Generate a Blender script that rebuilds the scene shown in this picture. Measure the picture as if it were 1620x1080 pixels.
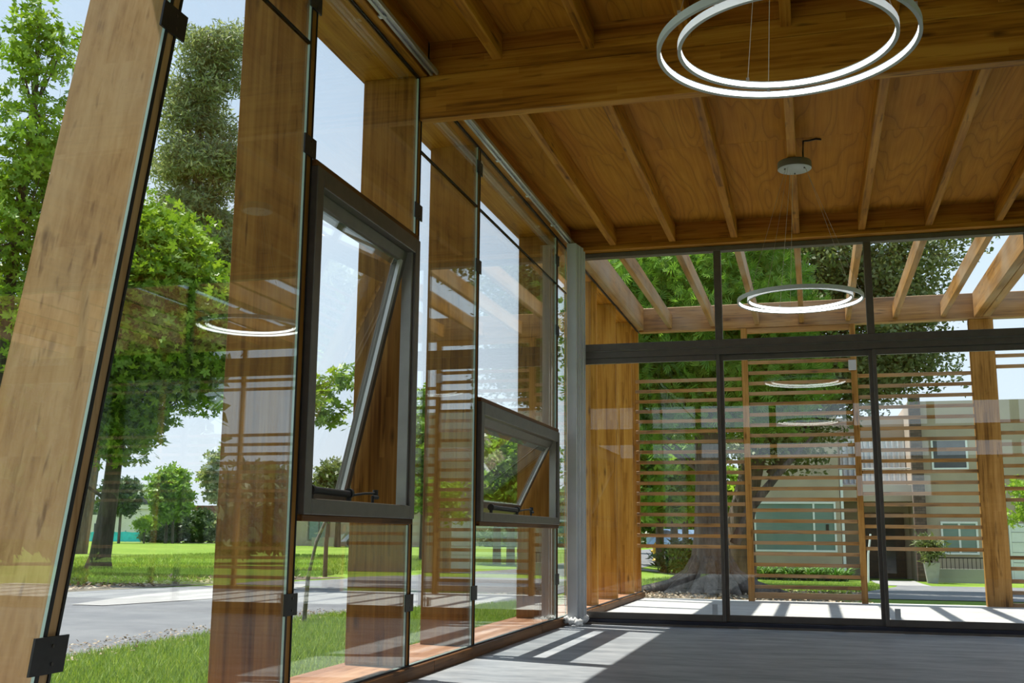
import bpy, bmesh, math, random
import numpy as np
from mathutils import Vector, Matrix

sc = bpy.context.scene
for o in list(bpy.data.objects):
    bpy.data.objects.remove(o, do_unlink=True)
COL = sc.collection

# ------------------------------------------------------------------ camera
cam_d = bpy.data.cameras.new('camera')
cam_d.sensor_width = 36.0
cam_d.lens = 36.0 * 1704.16 / 1620.0
cam_d.clip_end = 600
cam_d.clip_start = 0.05
cam = bpy.data.objects.new('camera', cam_d)
COL.objects.link(cam)
R_ = Vector((0.96382002, 0.26643354, 0.00800898))
U_ = Vector((0.03928463, -0.17170164, 0.98436541))
F_ = Vector((-0.26364312, 0.94843646, 0.17595622))
cam.matrix_world = Matrix(((R_.x, U_.x, -F_.x, 0.0), (R_.y, U_.y, -F_.y, 0.0),
                           (R_.z, U_.z, -F_.z, 0.85), (0, 0, 0, 1)))
sc.camera = cam

# ------------------------------------------------------------------ sky, sun, exposure
SUN_TRAVEL = Vector((0.38, -0.085, -1.0)).normalized()
world = bpy.data.worlds.new('sky')
sc.world = world
world.use_nodes = True
wn = world.node_tree
wn.nodes.clear()
w_out = wn.nodes.new('ShaderNodeOutputWorld')
w_bg = wn.nodes.new('ShaderNodeBackground')
w_tc = wn.nodes.new('ShaderNodeTexCoord')
w_sep = wn.nodes.new('ShaderNodeSeparateXYZ')
wn.links.new(w_tc.outputs['Generated'], w_sep.inputs[0])
w_rmp = wn.nodes.new('ShaderNodeValToRGB')          # hazy horizon to blue zenith
for k, (p, c) in enumerate(((0.0, (0.78, 0.88, 0.97)), (0.22, (0.68, 0.83, 0.98)), (0.55, (0.56, 0.73, 0.95)), (1.0, (0.40, 0.60, 0.90)))):
    e = w_rmp.color_ramp.elements
    if k > 1:
        e.new(p)
    e[k].position = p
    e[k].color = (*c, 1)
wn.links.new(w_sep.outputs[2], w_rmp.inputs[0])
w_map = wn.nodes.new('ShaderNodeMapping')           # thin high cloud
w_map.inputs['Scale'].default_value = (1.6, 1.6, 5.0)
w_noi = wn.nodes.new('ShaderNodeTexNoise')
w_noi.inputs['Scale'].default_value = 1.7
w_noi.inputs['Detail'].default_value = 6.0
wn.links.new(w_tc.outputs['Generated'], w_map.inputs[0])
wn.links.new(w_map.outputs[0], w_noi.inputs['Vector'])
w_cr = wn.nodes.new('ShaderNodeValToRGB')
w_cr.color_ramp.elements[0].position = 0.45
w_cr.color_ramp.elements[0].color = (0, 0, 0, 1)
w_cr.color_ramp.elements[1].position = 0.80
w_cr.color_ramp.elements[1].color = (0.45, 0.45, 0.45, 1)
wn.links.new(w_noi.outputs[0], w_cr.inputs[0])
w_mix = wn.nodes.new('ShaderNodeMix')
w_mix.data_type = 'RGBA'
wn.links.new(w_cr.outputs[0], w_mix.inputs[0])
wn.links.new(w_rmp.outputs[0], w_mix.inputs[6])
w_mix.inputs[7].default_value = (0.88, 0.92, 0.97, 1)
wn.links.new(w_mix.outputs[2], w_bg.inputs['Color'])
w_bg.inputs['Strength'].default_value = 0.72
wn.links.new(w_bg.outputs[0], w_out.inputs['Surface'])

sun_d = bpy.data.lights.new('sun', 'SUN')
sun_d.energy = 5.2
sun_d.angle = math.radians(0.53)
sun_d.color = (1.0, 0.95, 0.87)
sun = bpy.data.objects.new('sun', sun_d)
sun.rotation_euler = SUN_TRAVEL.to_track_quat('-Z', 'Y').to_euler()
sun.location = (-12, 3, 30)
COL.objects.link(sun)

vs = sc.view_settings
vs.view_transform = 'Standard'
vs.look = 'None'
vs.gamma = 1.0
vs.use_curve_mapping = False
vs.exposure = 0.74
try:
    sc.cycles.transparent_max_bounces = 32
    sc.cycles.max_bounces = 12
    sc.cycles.diffuse_bounces = 6
    sc.cycles.glossy_bounces = 4
    sc.cycles.caustics_reflective = False
    sc.cycles.caustics_refractive = False
    sc.cycles.sample_clamp_indirect = 6.0
except Exception:
    pass

# ------------------------------------------------------------------ materials
MAT = {}


def new_mat(name):
    m = bpy.data.materials.new(name)
    m.use_nodes = True
    nt = m.node_tree
    b = nt.nodes['Principled BSDF']
    MAT[name] = m
    return m, nt, b


def N(nt, t, **kw):
    n = nt.nodes.new(t)
    for k, v in kw.items():
        if k.startswith('i_'):
            n.inputs[k[2:].replace('_', ' ')].default_value = v
        else:
            setattr(n, k, v)
    return n


def math_n(nt, op, a, b=None):
    n = nt.nodes.new('ShaderNodeMath')
    n.operation = op
    for i, v in enumerate((a, b)):
        if v is None:
            continue
        if isinstance(v, (int, float)):
            n.inputs[i].default_value = v
        else:
            nt.links.new(v, n.inputs[i])
    return n.outputs[0]


def ramp(nt, fac, stops):
    r = nt.nodes.new('ShaderNodeValToRGB')
    e = r.color_ramp.elements
    while len(e) < len(stops):
        e.new(0.5)
    for i, (p, c) in enumerate(stops):
        e[i].position = p
        e[i].color = (*c, 1.0) if len(c) == 3 else c
    nt.links.new(fac, r.inputs[0])
    return r.outputs[0]


def mix(nt, fac, a, b, mode='MIX'):
    n = nt.nodes.new('ShaderNodeMix')
    n.data_type = 'RGBA'
    n.blend_type = mode
    for sock, v in ((n.inputs[0], fac), (n.inputs[6], a), (n.inputs[7], b)):
        if isinstance(v, (int, float)):
            sock.default_value = v
        elif isinstance(v, tuple):
            sock.default_value = (*v, 1.0)
        else:
            nt.links.new(v, sock)
    return n.outputs[2]


def obj_coords(nt, axis, rnd=True):
    """object coordinates with the grain axis first; per-object random shift"""
    tc = nt.nodes.new('ShaderNodeTexCoord')
    sep = nt.nodes.new('ShaderNodeSeparateXYZ')
    v = tc.outputs['Object']
    if rnd:
        oi = nt.nodes.new('ShaderNodeObjectInfo')
        s = math_n(nt, 'MULTIPLY', oi.outputs['Random'], 23.7)
        add = nt.nodes.new('ShaderNodeVectorMath')
        add.operation = 'ADD'
        nt.links.new(v, add.inputs[0])
        nt.links.new(s, add.inputs[1])
        v = add.outputs[0]
    nt.links.new(v, sep.inputs[0])
    order = {'x': (0, 1, 2), 'y': (1, 0, 2), 'z': (2, 0, 1)}[axis]
    return [sep.outputs[i] for i in order]


def comb(nt, a, b, c):
    n = nt.nodes.new('ShaderNodeCombineXYZ')
    for i, v in enumerate((a, b, c)):
        if isinstance(v, (int, float)):
            n.inputs[i].default_value = v
        else:
            nt.links.new(v, n.inputs[i])
    return n.outputs[0]


def noise(nt, vec, scale=1.0, detail=3.0, rough=0.55, out=0):
    n = nt.nodes.new('ShaderNodeTexNoise')
    n.inputs['Scale'].default_value = scale
    n.inputs['Detail'].default_value = detail
    n.inputs['Roughness'].default_value = rough
    nt.links.new(vec, n.inputs['Vector'])
    return n.outputs[out]


def bump(nt, b, height, strength=0.2, dist=0.004):
    n = nt.nodes.new('ShaderNodeBump')
    n.inputs['Strength'].default_value = strength
    n.inputs['Distance'].default_value = dist
    nt.links.new(height, n.inputs['Height'])
    nt.links.new(n.outputs[0], b.inputs['Normal'])


def wood(name, axis, dark, mid, light, stave=0.032, rough=0.5, knots=1.0, spec=0.12, grey=0.0):
    m, nt, b = new_mat(name)
    u, v, w = obj_coords(nt, axis)
    # glued staves
    vi = math_n(nt, 'FLOOR', math_n(nt, 'DIVIDE', v, stave))
    wi = math_n(nt, 'FLOOR', math_n(nt, 'DIVIDE', w, stave * 1.6))
    wn1 = nt.nodes.new('ShaderNodeTexWhiteNoise')
    nt.links.new(comb(nt, vi, wi, 0.0), wn1.inputs['Vector'])
    ui = math_n(nt, 'FLOOR', math_n(nt, 'ADD', math_n(nt, 'MULTIPLY', u, 0.9), math_n(nt, 'MULTIPLY', wn1.outputs['Value'], 9.0)))
    wn2 = nt.nodes.new('ShaderNodeTexWhiteNoise')
    nt.links.new(comb(nt, vi, wi, ui), wn2.inputs['Vector'])
    grain = noise(nt, comb(nt, math_n(nt, 'MULTIPLY', u, 1.5), math_n(nt, 'MULTIPLY', v, 45.0), math_n(nt, 'MULTIPLY', w, 45.0)), 1.0, 4.0, 0.6)
    streak = noise(nt, comb(nt, math_n(nt, 'MULTIPLY', u, 0.9), math_n(nt, 'MULTIPLY', v, 9.0), math_n(nt, 'MULTIPLY', w, 9.0)), 1.0, 3.0, 0.6)
    blot = noise(nt, comb(nt, math_n(nt, 'MULTIPLY', u, 1.1), math_n(nt, 'MULTIPLY', v, 2.2), math_n(nt, 'MULTIPLY', w, 2.2)), 1.0, 3.0, 0.5)
    t = math_n(nt, 'ADD', math_n(nt, 'MULTIPLY', grain, 0.36), math_n(nt, 'MULTIPLY', streak, 0.38))
    t = math_n(nt, 'ADD', t, math_n(nt, 'MULTIPLY', wn2.outputs['Value'], 0.10))
    t = math_n(nt, 'ADD', t, math_n(nt, 'MULTIPLY', blot, 0.18))
    col = ramp(nt, t, [(0.36, dark), (0.49, mid), (0.63, light)])
    # knots
    vor = nt.nodes.new('ShaderNodeTexVoronoi')
    vor.inputs['Scale'].default_value = 1.0
    nt.links.new(comb(nt, math_n(nt, 'MULTIPLY', u, 2.1), math_n(nt, 'MULTIPLY', v, 7.0), math_n(nt, 'MULTIPLY', w, 7.0)), vor.inputs['Vector'])
    kd = ramp(nt, vor.outputs['Distance'], [(0.03, (0.75 * knots,) * 3), (0.15, (0.0, 0.0, 0.0))])
    col = mix(nt, kd, col, (dark[0] * 0.28, dark[1] * 0.25, dark[2] * 0.3))
    fl = noise(nt, comb(nt, math_n(nt, 'MULTIPLY', u, 3.2), math_n(nt, 'MULTIPLY', v, 30.0), math_n(nt, 'MULTIPLY', w, 30.0)), 1.0, 2.0, 0.5)
    fm = ramp(nt, fl, [(0.62, (0.0, 0.0, 0.0)), (0.76, (0.75, 0.75, 0.75))])
    col = mix(nt, fm, col, (dark[0] * 0.5, dark[1] * 0.45, dark[2] * 0.5))
    if grey > 0:
        gm = ramp(nt, blot, [(0.40, (0, 0, 0)), (0.72, (grey,) * 3)])
        col = mix(nt, gm, col, (0.34, 0.27, 0.195))
    nt.links.new(col, b.inputs['Base Color'])
    b.inputs['Roughness'].default_value = rough
    b.inputs['Specular IOR Level'].default_value = spec
    bump(nt, b, grain, 0.15, 0.002)
    return m


W_D, W_M, W_L = (0.13, 0.043, 0.004), (0.41, 0.160, 0.017), (0.57, 0.268, 0.043)
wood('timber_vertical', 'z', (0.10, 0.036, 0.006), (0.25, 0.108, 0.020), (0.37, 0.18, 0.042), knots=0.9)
wood('timber_across', 'x', W_D, W_M, W_L)
wood('timber_along', 'y', W_D, W_M, W_L, stave=0.05)
wood('fin_weathered', 'z', (0.30, 0.155, 0.055), (0.47, 0.275, 0.115), (0.57, 0.365, 0.175), stave=0.045, rough=0.6, grey=0.3)
P_D, P_M, P_L = (0.11, 0.046, 0.010), (0.31, 0.148, 0.034), (0.46, 0.245, 0.075)
wood('pergola_across', 'x', P_D, P_M, P_L, stave=0.06, rough=0.5, spec=0.4, grey=0.5)
wood('timber_terrace_lit', 'z', (0.20, 0.075, 0.010), (0.42, 0.185, 0.028), (0.55, 0.28, 0.055), stave=0.04, rough=0.6)  # lighter copy of the fin wood, terrace bounce light put into the colour
wood('pergola_along', 'y', P_D, P_M, P_L, stave=0.06, rough=0.5, spec=0.4, grey=0.75)
wood('pergola_vertical', 'z', P_D, P_M, P_L, stave=0.05, rough=0.6)
wood('sill_wood', 'y', (0.22, 0.10, 0.05), (0.34, 0.175, 0.095), (0.46, 0.27, 0.16), stave=0.09, rough=0.6)


def plywood():
    m, nt, b = new_mat('plywood')
    u, v, w = obj_coords(nt, 'y')
    vec = comb(nt, math_n(nt, 'MULTIPLY', u, 0.42), math_n(nt, 'MULTIPLY', v, 3.4), 0.0)
    big = noise(nt, vec, 1.0, 1.2, 0.45)
    fr = math_n(nt, 'FRACT', math_n(nt, 'MULTIPLY', big, 13.0))
    line = ramp(nt, fr, [(0.0, (0.45,) * 3), (0.16, (0.16,) * 3), (0.6, (0.0,) * 3), (1.0, (0.18,) * 3)])
    fine = noise(nt, comb(nt, math_n(nt, 'MULTIPLY', u, 1.2), math_n(nt, 'MULTIPLY', v, 40.0), 0.0), 1.0, 3.0, 0.6)
    base = ramp(nt, fine, [(0.3, (0.50, 0.210, 0.018)), (0.7, (0.63, 0.295, 0.040))])
    blot = noise(nt, comb(nt, u, v, 0.0), 1.7, 3.0)
    base = mix(nt, ramp(nt, blot, [(0.35, (0.35,) * 3), (0.65, (0.0,) * 3)]), base, (0.45, 0.175, 0.016))
    col = mix(nt, line, base, (0.15, 0.05, 0.010))
    nt.links.new(col, b.inputs['Base Color'])
    b.inputs['Roughness'].default_value = 0.6
    b.inputs['Specular IOR Level'].default_value = 0.08


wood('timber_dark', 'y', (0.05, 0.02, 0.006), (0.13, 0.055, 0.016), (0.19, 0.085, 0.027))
plywood()


def flat(name, col, rough=0.5, metal=0.0, spec=0.5, var=0.0, vscale=6.0, emit=None):
    m, nt, b = new_mat(name)
    b.inputs['Base Color'].default_value = (*col, 1)
    b.inputs['Roughness'].default_value = rough
    b.inputs['Metallic'].default_value = metal
    b.inputs['Specular IOR Level'].default_value = spec
    tc = nt.nodes.new('ShaderNodeTexCoord')
    if var > 0:
        nz = noise(nt, tc.outputs['Object'], vscale, 4.0)
        c = ramp(nt, nz, [(0.3, tuple(max(0, x * (1 - var)) for x in col)), (0.7, tuple(min(1, x * (1 + var)) for x in col))])
        nt.links.new(c, b.inputs['Base Color'])
    if emit:
        b.inputs['Emission Color'].default_value = (*emit[0], 1)
        b.inputs['Emission Strength'].default_value = emit[1]
    return m


flat('bronze', (0.118, 0.106, 0.092), 0.42, 0.35, var=0.12, vscale=14)
flat('bronze_light', (0.15, 0.138, 0.12), 0.4, 0.4, var=0.1, vscale=14)
flat('bead_grey', (0.30, 0.29, 0.275), 0.4, 0.3, var=0.1)
flat('gasket', (0.008, 0.008, 0.009), 0.6, var=0.2)
flat('track_recess', (0.012, 0.014, 0.028), 0.5, var=0.2)
flat('clip_steel', (0.020, 0.018, 0.017), 0.5, 0.2, var=0.2, vscale=30)
flat('screw', (0.10, 0.09, 0.08), 0.35, 0.8, var=0.1)
flat('aluminium', (0.50, 0.50, 0.48), 0.35, 0.7, var=0.06)
flat('lamp_aluminium', (0.50, 0.54, 0.56), 0.5, 0.0, var=0.05)
flat('led', (0.9, 0.9, 0.88), 0.5, var=0.02, emit=((1.0, 1.0, 0.96), 3.2))
flat('canopy_grey', (0.17, 0.17, 0.17), 0.5, 0.2, var=0.05)
flat('canopy_face', (0.38, 0.40, 0.38), 0.5, 0.1, var=0.05)
flat('wire', (0.40, 0.34, 0.26), 0.4, 0.5, var=0.05)
flat('black_cable', (0.01, 0.01, 0.01), 0.5, var=0.1)
flat('blind_fabric', (0.60, 0.62, 0.645), 0.75, var=0.08, vscale=3)
flat('blind_fabric_dark', (0.50, 0.52, 0.55), 0.75, var=0.08, vscale=3)
flat('plastic_wrap', (0.72, 0.73, 0.72), 0.3, var=0.25, vscale=30)
flat('plaster', (0.62, 0.60, 0.55), 0.8, var=0.05)
flat('white_paint', (0.72, 0.73, 0.74), 0.5, var=0.04)
flat('house_beige', (0.40, 0.325, 0.25), 0.85, var=0.08, vscale=1.2)
flat('house_grey', (0.33, 0.32, 0.28), 0.85, var=0.06, vscale=1.2)
flat('house_white', (0.72, 0.68, 0.62), 0.85, var=0.05, vscale=1)
flat('door_dark', (0.035, 0.022, 0.014), 0.5, var=0.3)
flat('curtain_white', (0.62, 0.66, 0.70), 0.8, var=0.12, vscale=9)
flat('roof_tile', (0.16, 0.065, 0.045), 0.8, var=0.2, vscale=4)
flat('roof_grey', (0.22, 0.24, 0.26), 0.8, var=0.1, vscale=4)
flat('window_dark', (0.05, 0.06, 0.065), 0.08, var=0.3, vscale=1.5)
flat('window_teal', (0.16, 0.235, 0.215), 0.12, var=0.12, vscale=1.0)
flat('teal_mesh', (0.05, 0.62, 0.75), 0.7, var=0.2, vscale=2)
flat('pot_concrete', (0.40, 0.39, 0.36), 0.8, var=0.1, vscale=6)
flat('hydrant_yellow', (0.75, 0.48, 0.03), 0.45, var=0.1)
flat('car_silver', (0.45, 0.48, 0.52), 0.3, 0.5, var=0.04)
flat('car_blue', (0.25, 0.36, 0.52), 0.3, 0.4, var=0.04)
flat('car_glass', (0.02, 0.022, 0.025), 0.06, var=0.1)
flat('tyre', (0.012, 0.012, 0.012), 0.8, var=0.1)
flat('stake', (0.16, 0.135, 0.10), 0.8, var=0.3, vscale=20)
flat('stake_dark', (0.06, 0.055, 0.045), 0.8, var=0.3, vscale=20)


def concrete(name, a, bcol, rough, stretch=(1, 1), bscale=2.0, spec=0.5):
    m, nt, b = new_mat(name)
    u, v, w = obj_coords(nt, 'x', rnd=False)
    vec = comb(nt, math_n(nt, 'MULTIPLY', u, stretch[0]), math_n(nt, 'MULTIPLY', v, stretch[1]), w)
    n1 = noise(nt, vec, bscale, 6.0, 0.62)
    n2 = noise(nt, vec, bscale * 5, 4.0, 0.6)
    t = math_n(nt, 'ADD', math_n(nt, 'MULTIPLY', n1, 0.7), math_n(nt, 'MULTIPLY', n2, 0.3))
    col = ramp(nt, t, [(0.36, a), (0.62, bcol)])
    nt.links.new(col, b.inputs['Base Color'])
    b.inputs['Roughness'].default_value = rough
    b.inputs['Specular IOR Level'].default_value = spec
    bump(nt, b, n2, 0.08, 0.003)
    return m


concrete('floor_concrete', (0.22, 0.245, 0.275), (0.46, 0.485, 0.505), 0.45, (0.9, 3.2), 1.6, 0.35)
concrete('terrace_concrete', (0.38, 0.38, 0.365), (0.52, 0.52, 0.50), 0.6, (0.7, 2.2), 1.8)
concrete('asphalt', (0.135, 0.14, 0.15), (0.195, 0.20, 0.205), 0.85, (1, 1), 1.1, 0.3)
concrete('asphalt_dark', (0.14, 0.145, 0.15), (0.22, 0.22, 0.22), 0.85, (1, 1), 1.1, 0.3)
concrete('pale_pavement', (0.29, 0.285, 0.275), (0.37, 0.365, 0.35), 0.85, (1, 1), 1.5, 0.3)


def brick_mat():
    m, nt, b = new_mat('dark_brick')
    tc = nt.nodes.new('ShaderNodeTexCoord')
    sep = nt.nodes.new('ShaderNodeSeparateXYZ')
    nt.links.new(tc.outputs['Object'], sep.inputs[0])
    br = nt.nodes.new('ShaderNodeTexBrick')
    nt.links.new(comb(nt, math_n(nt, 'ADD', sep.outputs[0], sep.outputs[1]), sep.outputs[2], 0.0), br.inputs['Vector'])
    br.inputs['Scale'].default_value = 2.6
    br.inputs['Color1'].default_value = (0.075, 0.045, 0.034, 1)
    br.inputs['Color2'].default_value = (0.15, 0.10, 0.08, 1)
    br.inputs['Mortar'].default_value = (0.05, 0.045, 0.042, 1)
    nt.links.new(br.outputs['Color'], b.inputs['Base Color'])
    b.inputs['Roughness'].default_value = 0.85


brick_mat()


def ground_mat():
    m, nt, b = new_mat('lawn')
    tc = nt.nodes.new('ShaderNodeTexCoord')
    P = tc.outputs['Object']
    n1 = noise(nt, P, 0.35, 4.0, 0.6)
    n2 = noise(nt, P, 9.0, 5.0, 0.7)
    t = math_n(nt, 'ADD', math_n(nt, 'MULTIPLY', n1, 0.5), math_n(nt, 'MULTIPLY', n2, 0.5))
    col = ramp(nt, t, [(0.32, (0.10, 0.17, 0.022)), (0.5, (0.17, 0.27, 0.035)), (0.68, (0.27, 0.36, 0.065))])
    nt.links.new(col, b.inputs['Base Color'])
    b.inputs['Roughness'].default_value = 0.9
    b.inputs['Specular IOR Level'].default_value = 0.1
    bump(nt, b, n2, 0.6, 0.06)
    m, nt, b = new_mat('soil')
    tc = nt.nodes.new('ShaderNodeTexCoord')
    n1 = noise(nt, tc.outputs['Object'], 3.0, 6.0, 0.7)
    col = ramp(nt, n1, [(0.3, (0.06, 0.045, 0.03)), (0.5, (0.14, 0.115, 0.075)), (0.7, (0.24, 0.20, 0.14))])
    nt.links.new(col, b.inputs['Base Color'])
    b.inputs['Roughness'].default_value = 0.95
    bump(nt, b, n1, 0.7, 0.05)


ground_mat()


def leaf_mat(name, dark, mid, light, rough=0.45, trans=0.35):
    m, nt, b = new_mat(name)
    at = nt.nodes.new('ShaderNodeAttribute')
    at.attribute_name = 'tone'
    col = ramp(nt, at.outputs['Fac'], [(0.0, dark), (0.5, mid), (1.0, light)])
    nt.links.new(col, b.inputs['Base Color'])
    b.inputs['Roughness'].default_value = rough
    b.inputs['Specular IOR Level'].default_value = 0.35
    tr = nt.nodes.new('ShaderNodeBsdfTranslucent')
    nt.links.new(mix(nt, 1.0, col, (1.0, 1.0, 0.55), 'MULTIPLY'), tr.inputs['Color'])
    mx = nt.nodes.new('ShaderNodeMixShader')
    mx.inputs[0].default_value = trans
    out = nt.nodes['Material Output']
    nt.links.new(b.outputs[0], mx.inputs[1])
    nt.links.new(tr.outputs[0], mx.inputs[2])
    nt.links.new(mx.outputs[0], out.inputs['Surface'])


leaf_mat('leaf_maple', (0.10, 0.20, 0.018), (0.20, 0.35, 0.03), (0.38, 0.52, 0.06))
leaf_mat('leaf_eucalypt', (0.13, 0.185, 0.10), (0.25, 0.31, 0.16), (0.46, 0.49, 0.27), trans=0.45)
leaf_mat('leaf_cypress', (0.10, 0.22, 0.03), (0.19, 0.38, 0.055), (0.33, 0.52, 0.10), trans=0.5)
leaf_mat('leaf_oak', (0.07, 0.105, 0.035), (0.15, 0.20, 0.07), (0.36, 0.38, 0.21))
leaf_mat('leaf_street', (0.11, 0.22, 0.026), (0.20, 0.36, 0.042), (0.33, 0.49, 0.065), trans=0.5)
leaf_mat('leaf_dark', (0.03, 0.07, 0.02), (0.06, 0.115, 0.03), (0.12, 0.19, 0.055))
leaf_mat('leaf_lime', (0.20, 0.36, 0.03), (0.30, 0.48, 0.05), (0.42, 0.58, 0.08))
leaf_mat('leaf_strap', (0.05, 0.15, 0.03), (0.10, 0.25, 0.05), (0.30, 0.42, 0.16), trans=0.2)
leaf_mat('grass_blade', (0.14, 0.235, 0.03), (0.24, 0.37, 0.05), (0.42, 0.50, 0.11), 0.6)
leaf_mat('litter_leaf', (0.10, 0.06, 0.03), (0.28, 0.20, 0.12), (0.50, 0.42, 0.30), 0.8, 0.1)


def bark(name, a, c):
    m, nt, b = new_mat(name)
    u, v, w = obj_coords(nt, 'z')
    n1 = noise(nt, comb(nt, math_n(nt, 'MULTIPLY', u, 1.2), math_n(nt, 'MULTIPLY', v, 7.0), math_n(nt, 'MULTIPLY', w, 7.0)), 1.0, 6.0, 0.7)
    nt.links.new(ramp(nt, n1, [(0.35, a), (0.65, c)]), b.inputs['Base Color'])
    b.inputs['Roughness'].default_value = 0.95
    bump(nt, b, n1, 0.9, 0.05)


bark('bark_brown', (0.05, 0.038, 0.028), (0.14, 0.11, 0.085))
bark('bark_grey', (0.05, 0.042, 0.036), (0.17, 0.145, 0.125))


def glass_mat(name, f0):
    m = bpy.data.materials.new(name)
    m.use_nodes = True
    nt = m.node_tree
    nt.nodes.clear()
    out = nt.nodes.new('ShaderNodeOutputMaterial')
    lw = nt.nodes.new('ShaderNodeLayerWeight')
    lw.inputs['Blend'].default_value = 0.5
    p5 = math_n(nt, 'POWER', lw.outputs['Facing'], 5.0)
    fac = math_n(nt, 'ADD', math_n(nt, 'MULTIPLY', p5, 0.99 - f0), f0)
    tr = nt.nodes.new('ShaderNodeBsdfTransparent')
    tr.inputs['Color'].default_value = (0.984, 0.992, 0.987, 1)
    gl = nt.nodes.new('ShaderNodeBsdfGlossy')
    gl.inputs['Roughness'].default_value = 0.0
    gl.inputs['Color'].default_value = (0.96, 1.0, 0.99, 1)
    mx = nt.nodes.new('ShaderNodeMixShader')
    nt.links.new(fac, mx.inputs[0])
    nt.links.new(tr.outputs[0], mx.inputs[1])
    nt.links.new(gl.outputs[0], mx.inputs[2])
    nt.links.new(mx.outputs[0], out.inputs['Surface'])
    MAT[name] = m


def glass_edge_mat():
    m, nt, b = new_mat('glass_edge')
    b.inputs['Base Color'].default_value = (0.45, 0.62, 0.56, 1)
    b.inputs['Roughness'].default_value = 0.25
    b.inputs['Emission Strength'].default_value = 0.0


glass_mat('clear_glass', 0.079)       # coated facade glass
glass_mat('door_glass', 0.05)
glass_edge_mat()

# ------------------------------------------------------------------ mesh helpers
ORIGIN = {}


class MB:
    def __init__(self):
        self.v = []
        self.f = []
        self.mi = []
        self.sm = []

    def add(self, vs, fs, mi=0, smooth=False):
        b0 = len(self.v)
        self.v += [tuple(p) for p in vs]
        for f in fs:
            self.f.append(tuple(i + b0 for i in f))
            self.mi.append(mi)
            self.sm.append(smooth)
        return self

    def box(self, x0, x1, y0, y1, z0, z1, ch=0.0, mi=0, faces_mi=None):
        if ch <= 0:
            vs = [(x, y, z) for x in (x0, x1) for y in (y0, y1) for z in (z0, z1)]
            fs = [(0, 1, 3, 2), (4, 6, 7, 5), (0, 4, 5, 1), (2, 3, 7, 6), (0, 2, 6, 4), (1, 5, 7, 3)]
            b0 = len(self.v)
            self.v += vs
            for k, f in enumerate(fs):
                self.f.append(tuple(i + b0 for i in f))
                self.mi.append(faces_mi[k] if faces_mi else mi)
                self.sm.append(False)
            return self
        bm = bmesh.new()
        bmesh.ops.create_cube(bm, size=1.0)
        for v in bm.verts:
            v.co = Vector(((x0 + x1) / 2 + v.co.x * (x1 - x0), (y0 + y1) / 2 + v.co.y * (y1 - y0), (z0 + z1) / 2 + v.co.z * (z1 - z0)))
        bmesh.ops.bevel(bm, geom=list(bm.edges), offset=ch, segments=1, affect='EDGES', profile=0.5)
        bm.verts.index_update()
        self.add([v.co[:] for v in bm.verts], [[v.index for v in f.verts] for f in bm.faces], mi)
        bm.free()
        return self

    def prism(self, poly, axis, a0, a1, mi_side=0, mi_cap=0):
        """extrude a 2D polygon along an axis; poly in the two other axes (in xyz order)"""
        n = len(poly)

        def P(q, a):
            if axis == 'x':
                return (a, q[0], q[1])
            if axis == 'y':
                return (q[0], a, q[1])
            return (q[0], q[1], a)
        vs = [P(q, a0) for q in poly] + [P(q, a1) for q in poly]
        b0 = len(self.v)
        self.v += vs
        self.f.append(tuple(b0 + i for i in range(n))[::-1])
        self.f.append(tuple(b0 + n + i for i in range(n)))
        self.mi += [mi_cap, mi_cap]
        self.sm += [False, False]
        for i in range(n):
            j = (i + 1) % n
            self.f.append((b0 + i, b0 + j, b0 + n + j, b0 + n + i))
            self.mi.append(mi_side)
            self.sm.append(False)
        return self

    def tube(self, pts, radii, n=8, cap=True, mi=0, smooth=True):
        pts = [Vector(p) for p in pts]
        if isinstance(radii, (int, float)):
            radii = [radii] * len(pts)
        rings = []
        up = Vector((0.13, 0.27, 0.95))
        for i, p in enumerate(pts):
            d = (pts[min(i + 1, len(pts) - 1)] - pts[max(i - 1, 0)])
            d.normalize()
            a = d.cross(up)
            if a.length < 0.05:
                a = d.cross(Vector((1, 0, 0)))
            a.normalize()
            c = d.cross(a)
            rings.append([p + (a * math.cos(2 * math.pi * k / n) + c * math.sin(2 * math.pi * k / n)) * radii[i] for k in range(n)])
        vs = [q for r in rings for q in r]
        fs = []
        for i in range(len(pts) - 1):
            for k in range(n):
                fs.append((i * n + k, i * n + (k + 1) % n, (i + 1) * n + (k + 1) % n, (i + 1) * n + k))
        self.add(vs, fs, mi, smooth)
        if cap:
            L = len(pts) - 1
            self.add(rings[0], [tuple(range(n))[::-1]], mi)
            self.add(rings[L], [tuple(range(n))], mi)
        return self

    def lathe(self, cx, cy, prof, n=24, mi=0, smooth=True, closed=False):
        vs = []
        for r, z in prof:
            for k in range(n):
                a = 2 * math.pi * k / n
                vs.append((cx + r * math.cos(a), cy + r * math.sin(a), z))
        fs = []
        m = len(prof)
        for i in range(m if closed else m - 1):
            j = (i + 1) % m
            for k in range(n):
                fs.append((i * n + k, i * n + (k + 1) % n, j * n + (k + 1) % n, j * n + k))
        return self.add(vs, fs, mi, smooth)

    def build(self, name, mats, parent=None, origin=None):
        if isinstance(mats, str):
            mats = [mats]
        if parent is not None:
            o0 = ORIGIN[parent.name]
        else:
            o0 = Vector(origin) if origin is not None else Vector((0, 0, 0))
        me = bpy.data.meshes.new(name)
        me.from_pydata([(x - o0.x, y - o0.y, z - o0.z) for x, y, z in self.v], [], self.f)
        for mt in mats:
            me.materials.append(MAT[mt])
        me.polygons.foreach_set('material_index', self.mi)
        me.polygons.foreach_set('use_smooth', self.sm)
        bm = bmesh.new()
        bm.from_mesh(me)
        bmesh.ops.recalc_face_normals(bm, faces=bm.faces)
        bm.to_mesh(me)
        bm.free()
        me.update()
        o = bpy.data.objects.new(name, me)
        COL.objects.link(o)
        if parent is not None:
            o.parent = parent
        else:
            o.location = o0
        ORIGIN[o.name] = o0
        return o


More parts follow.
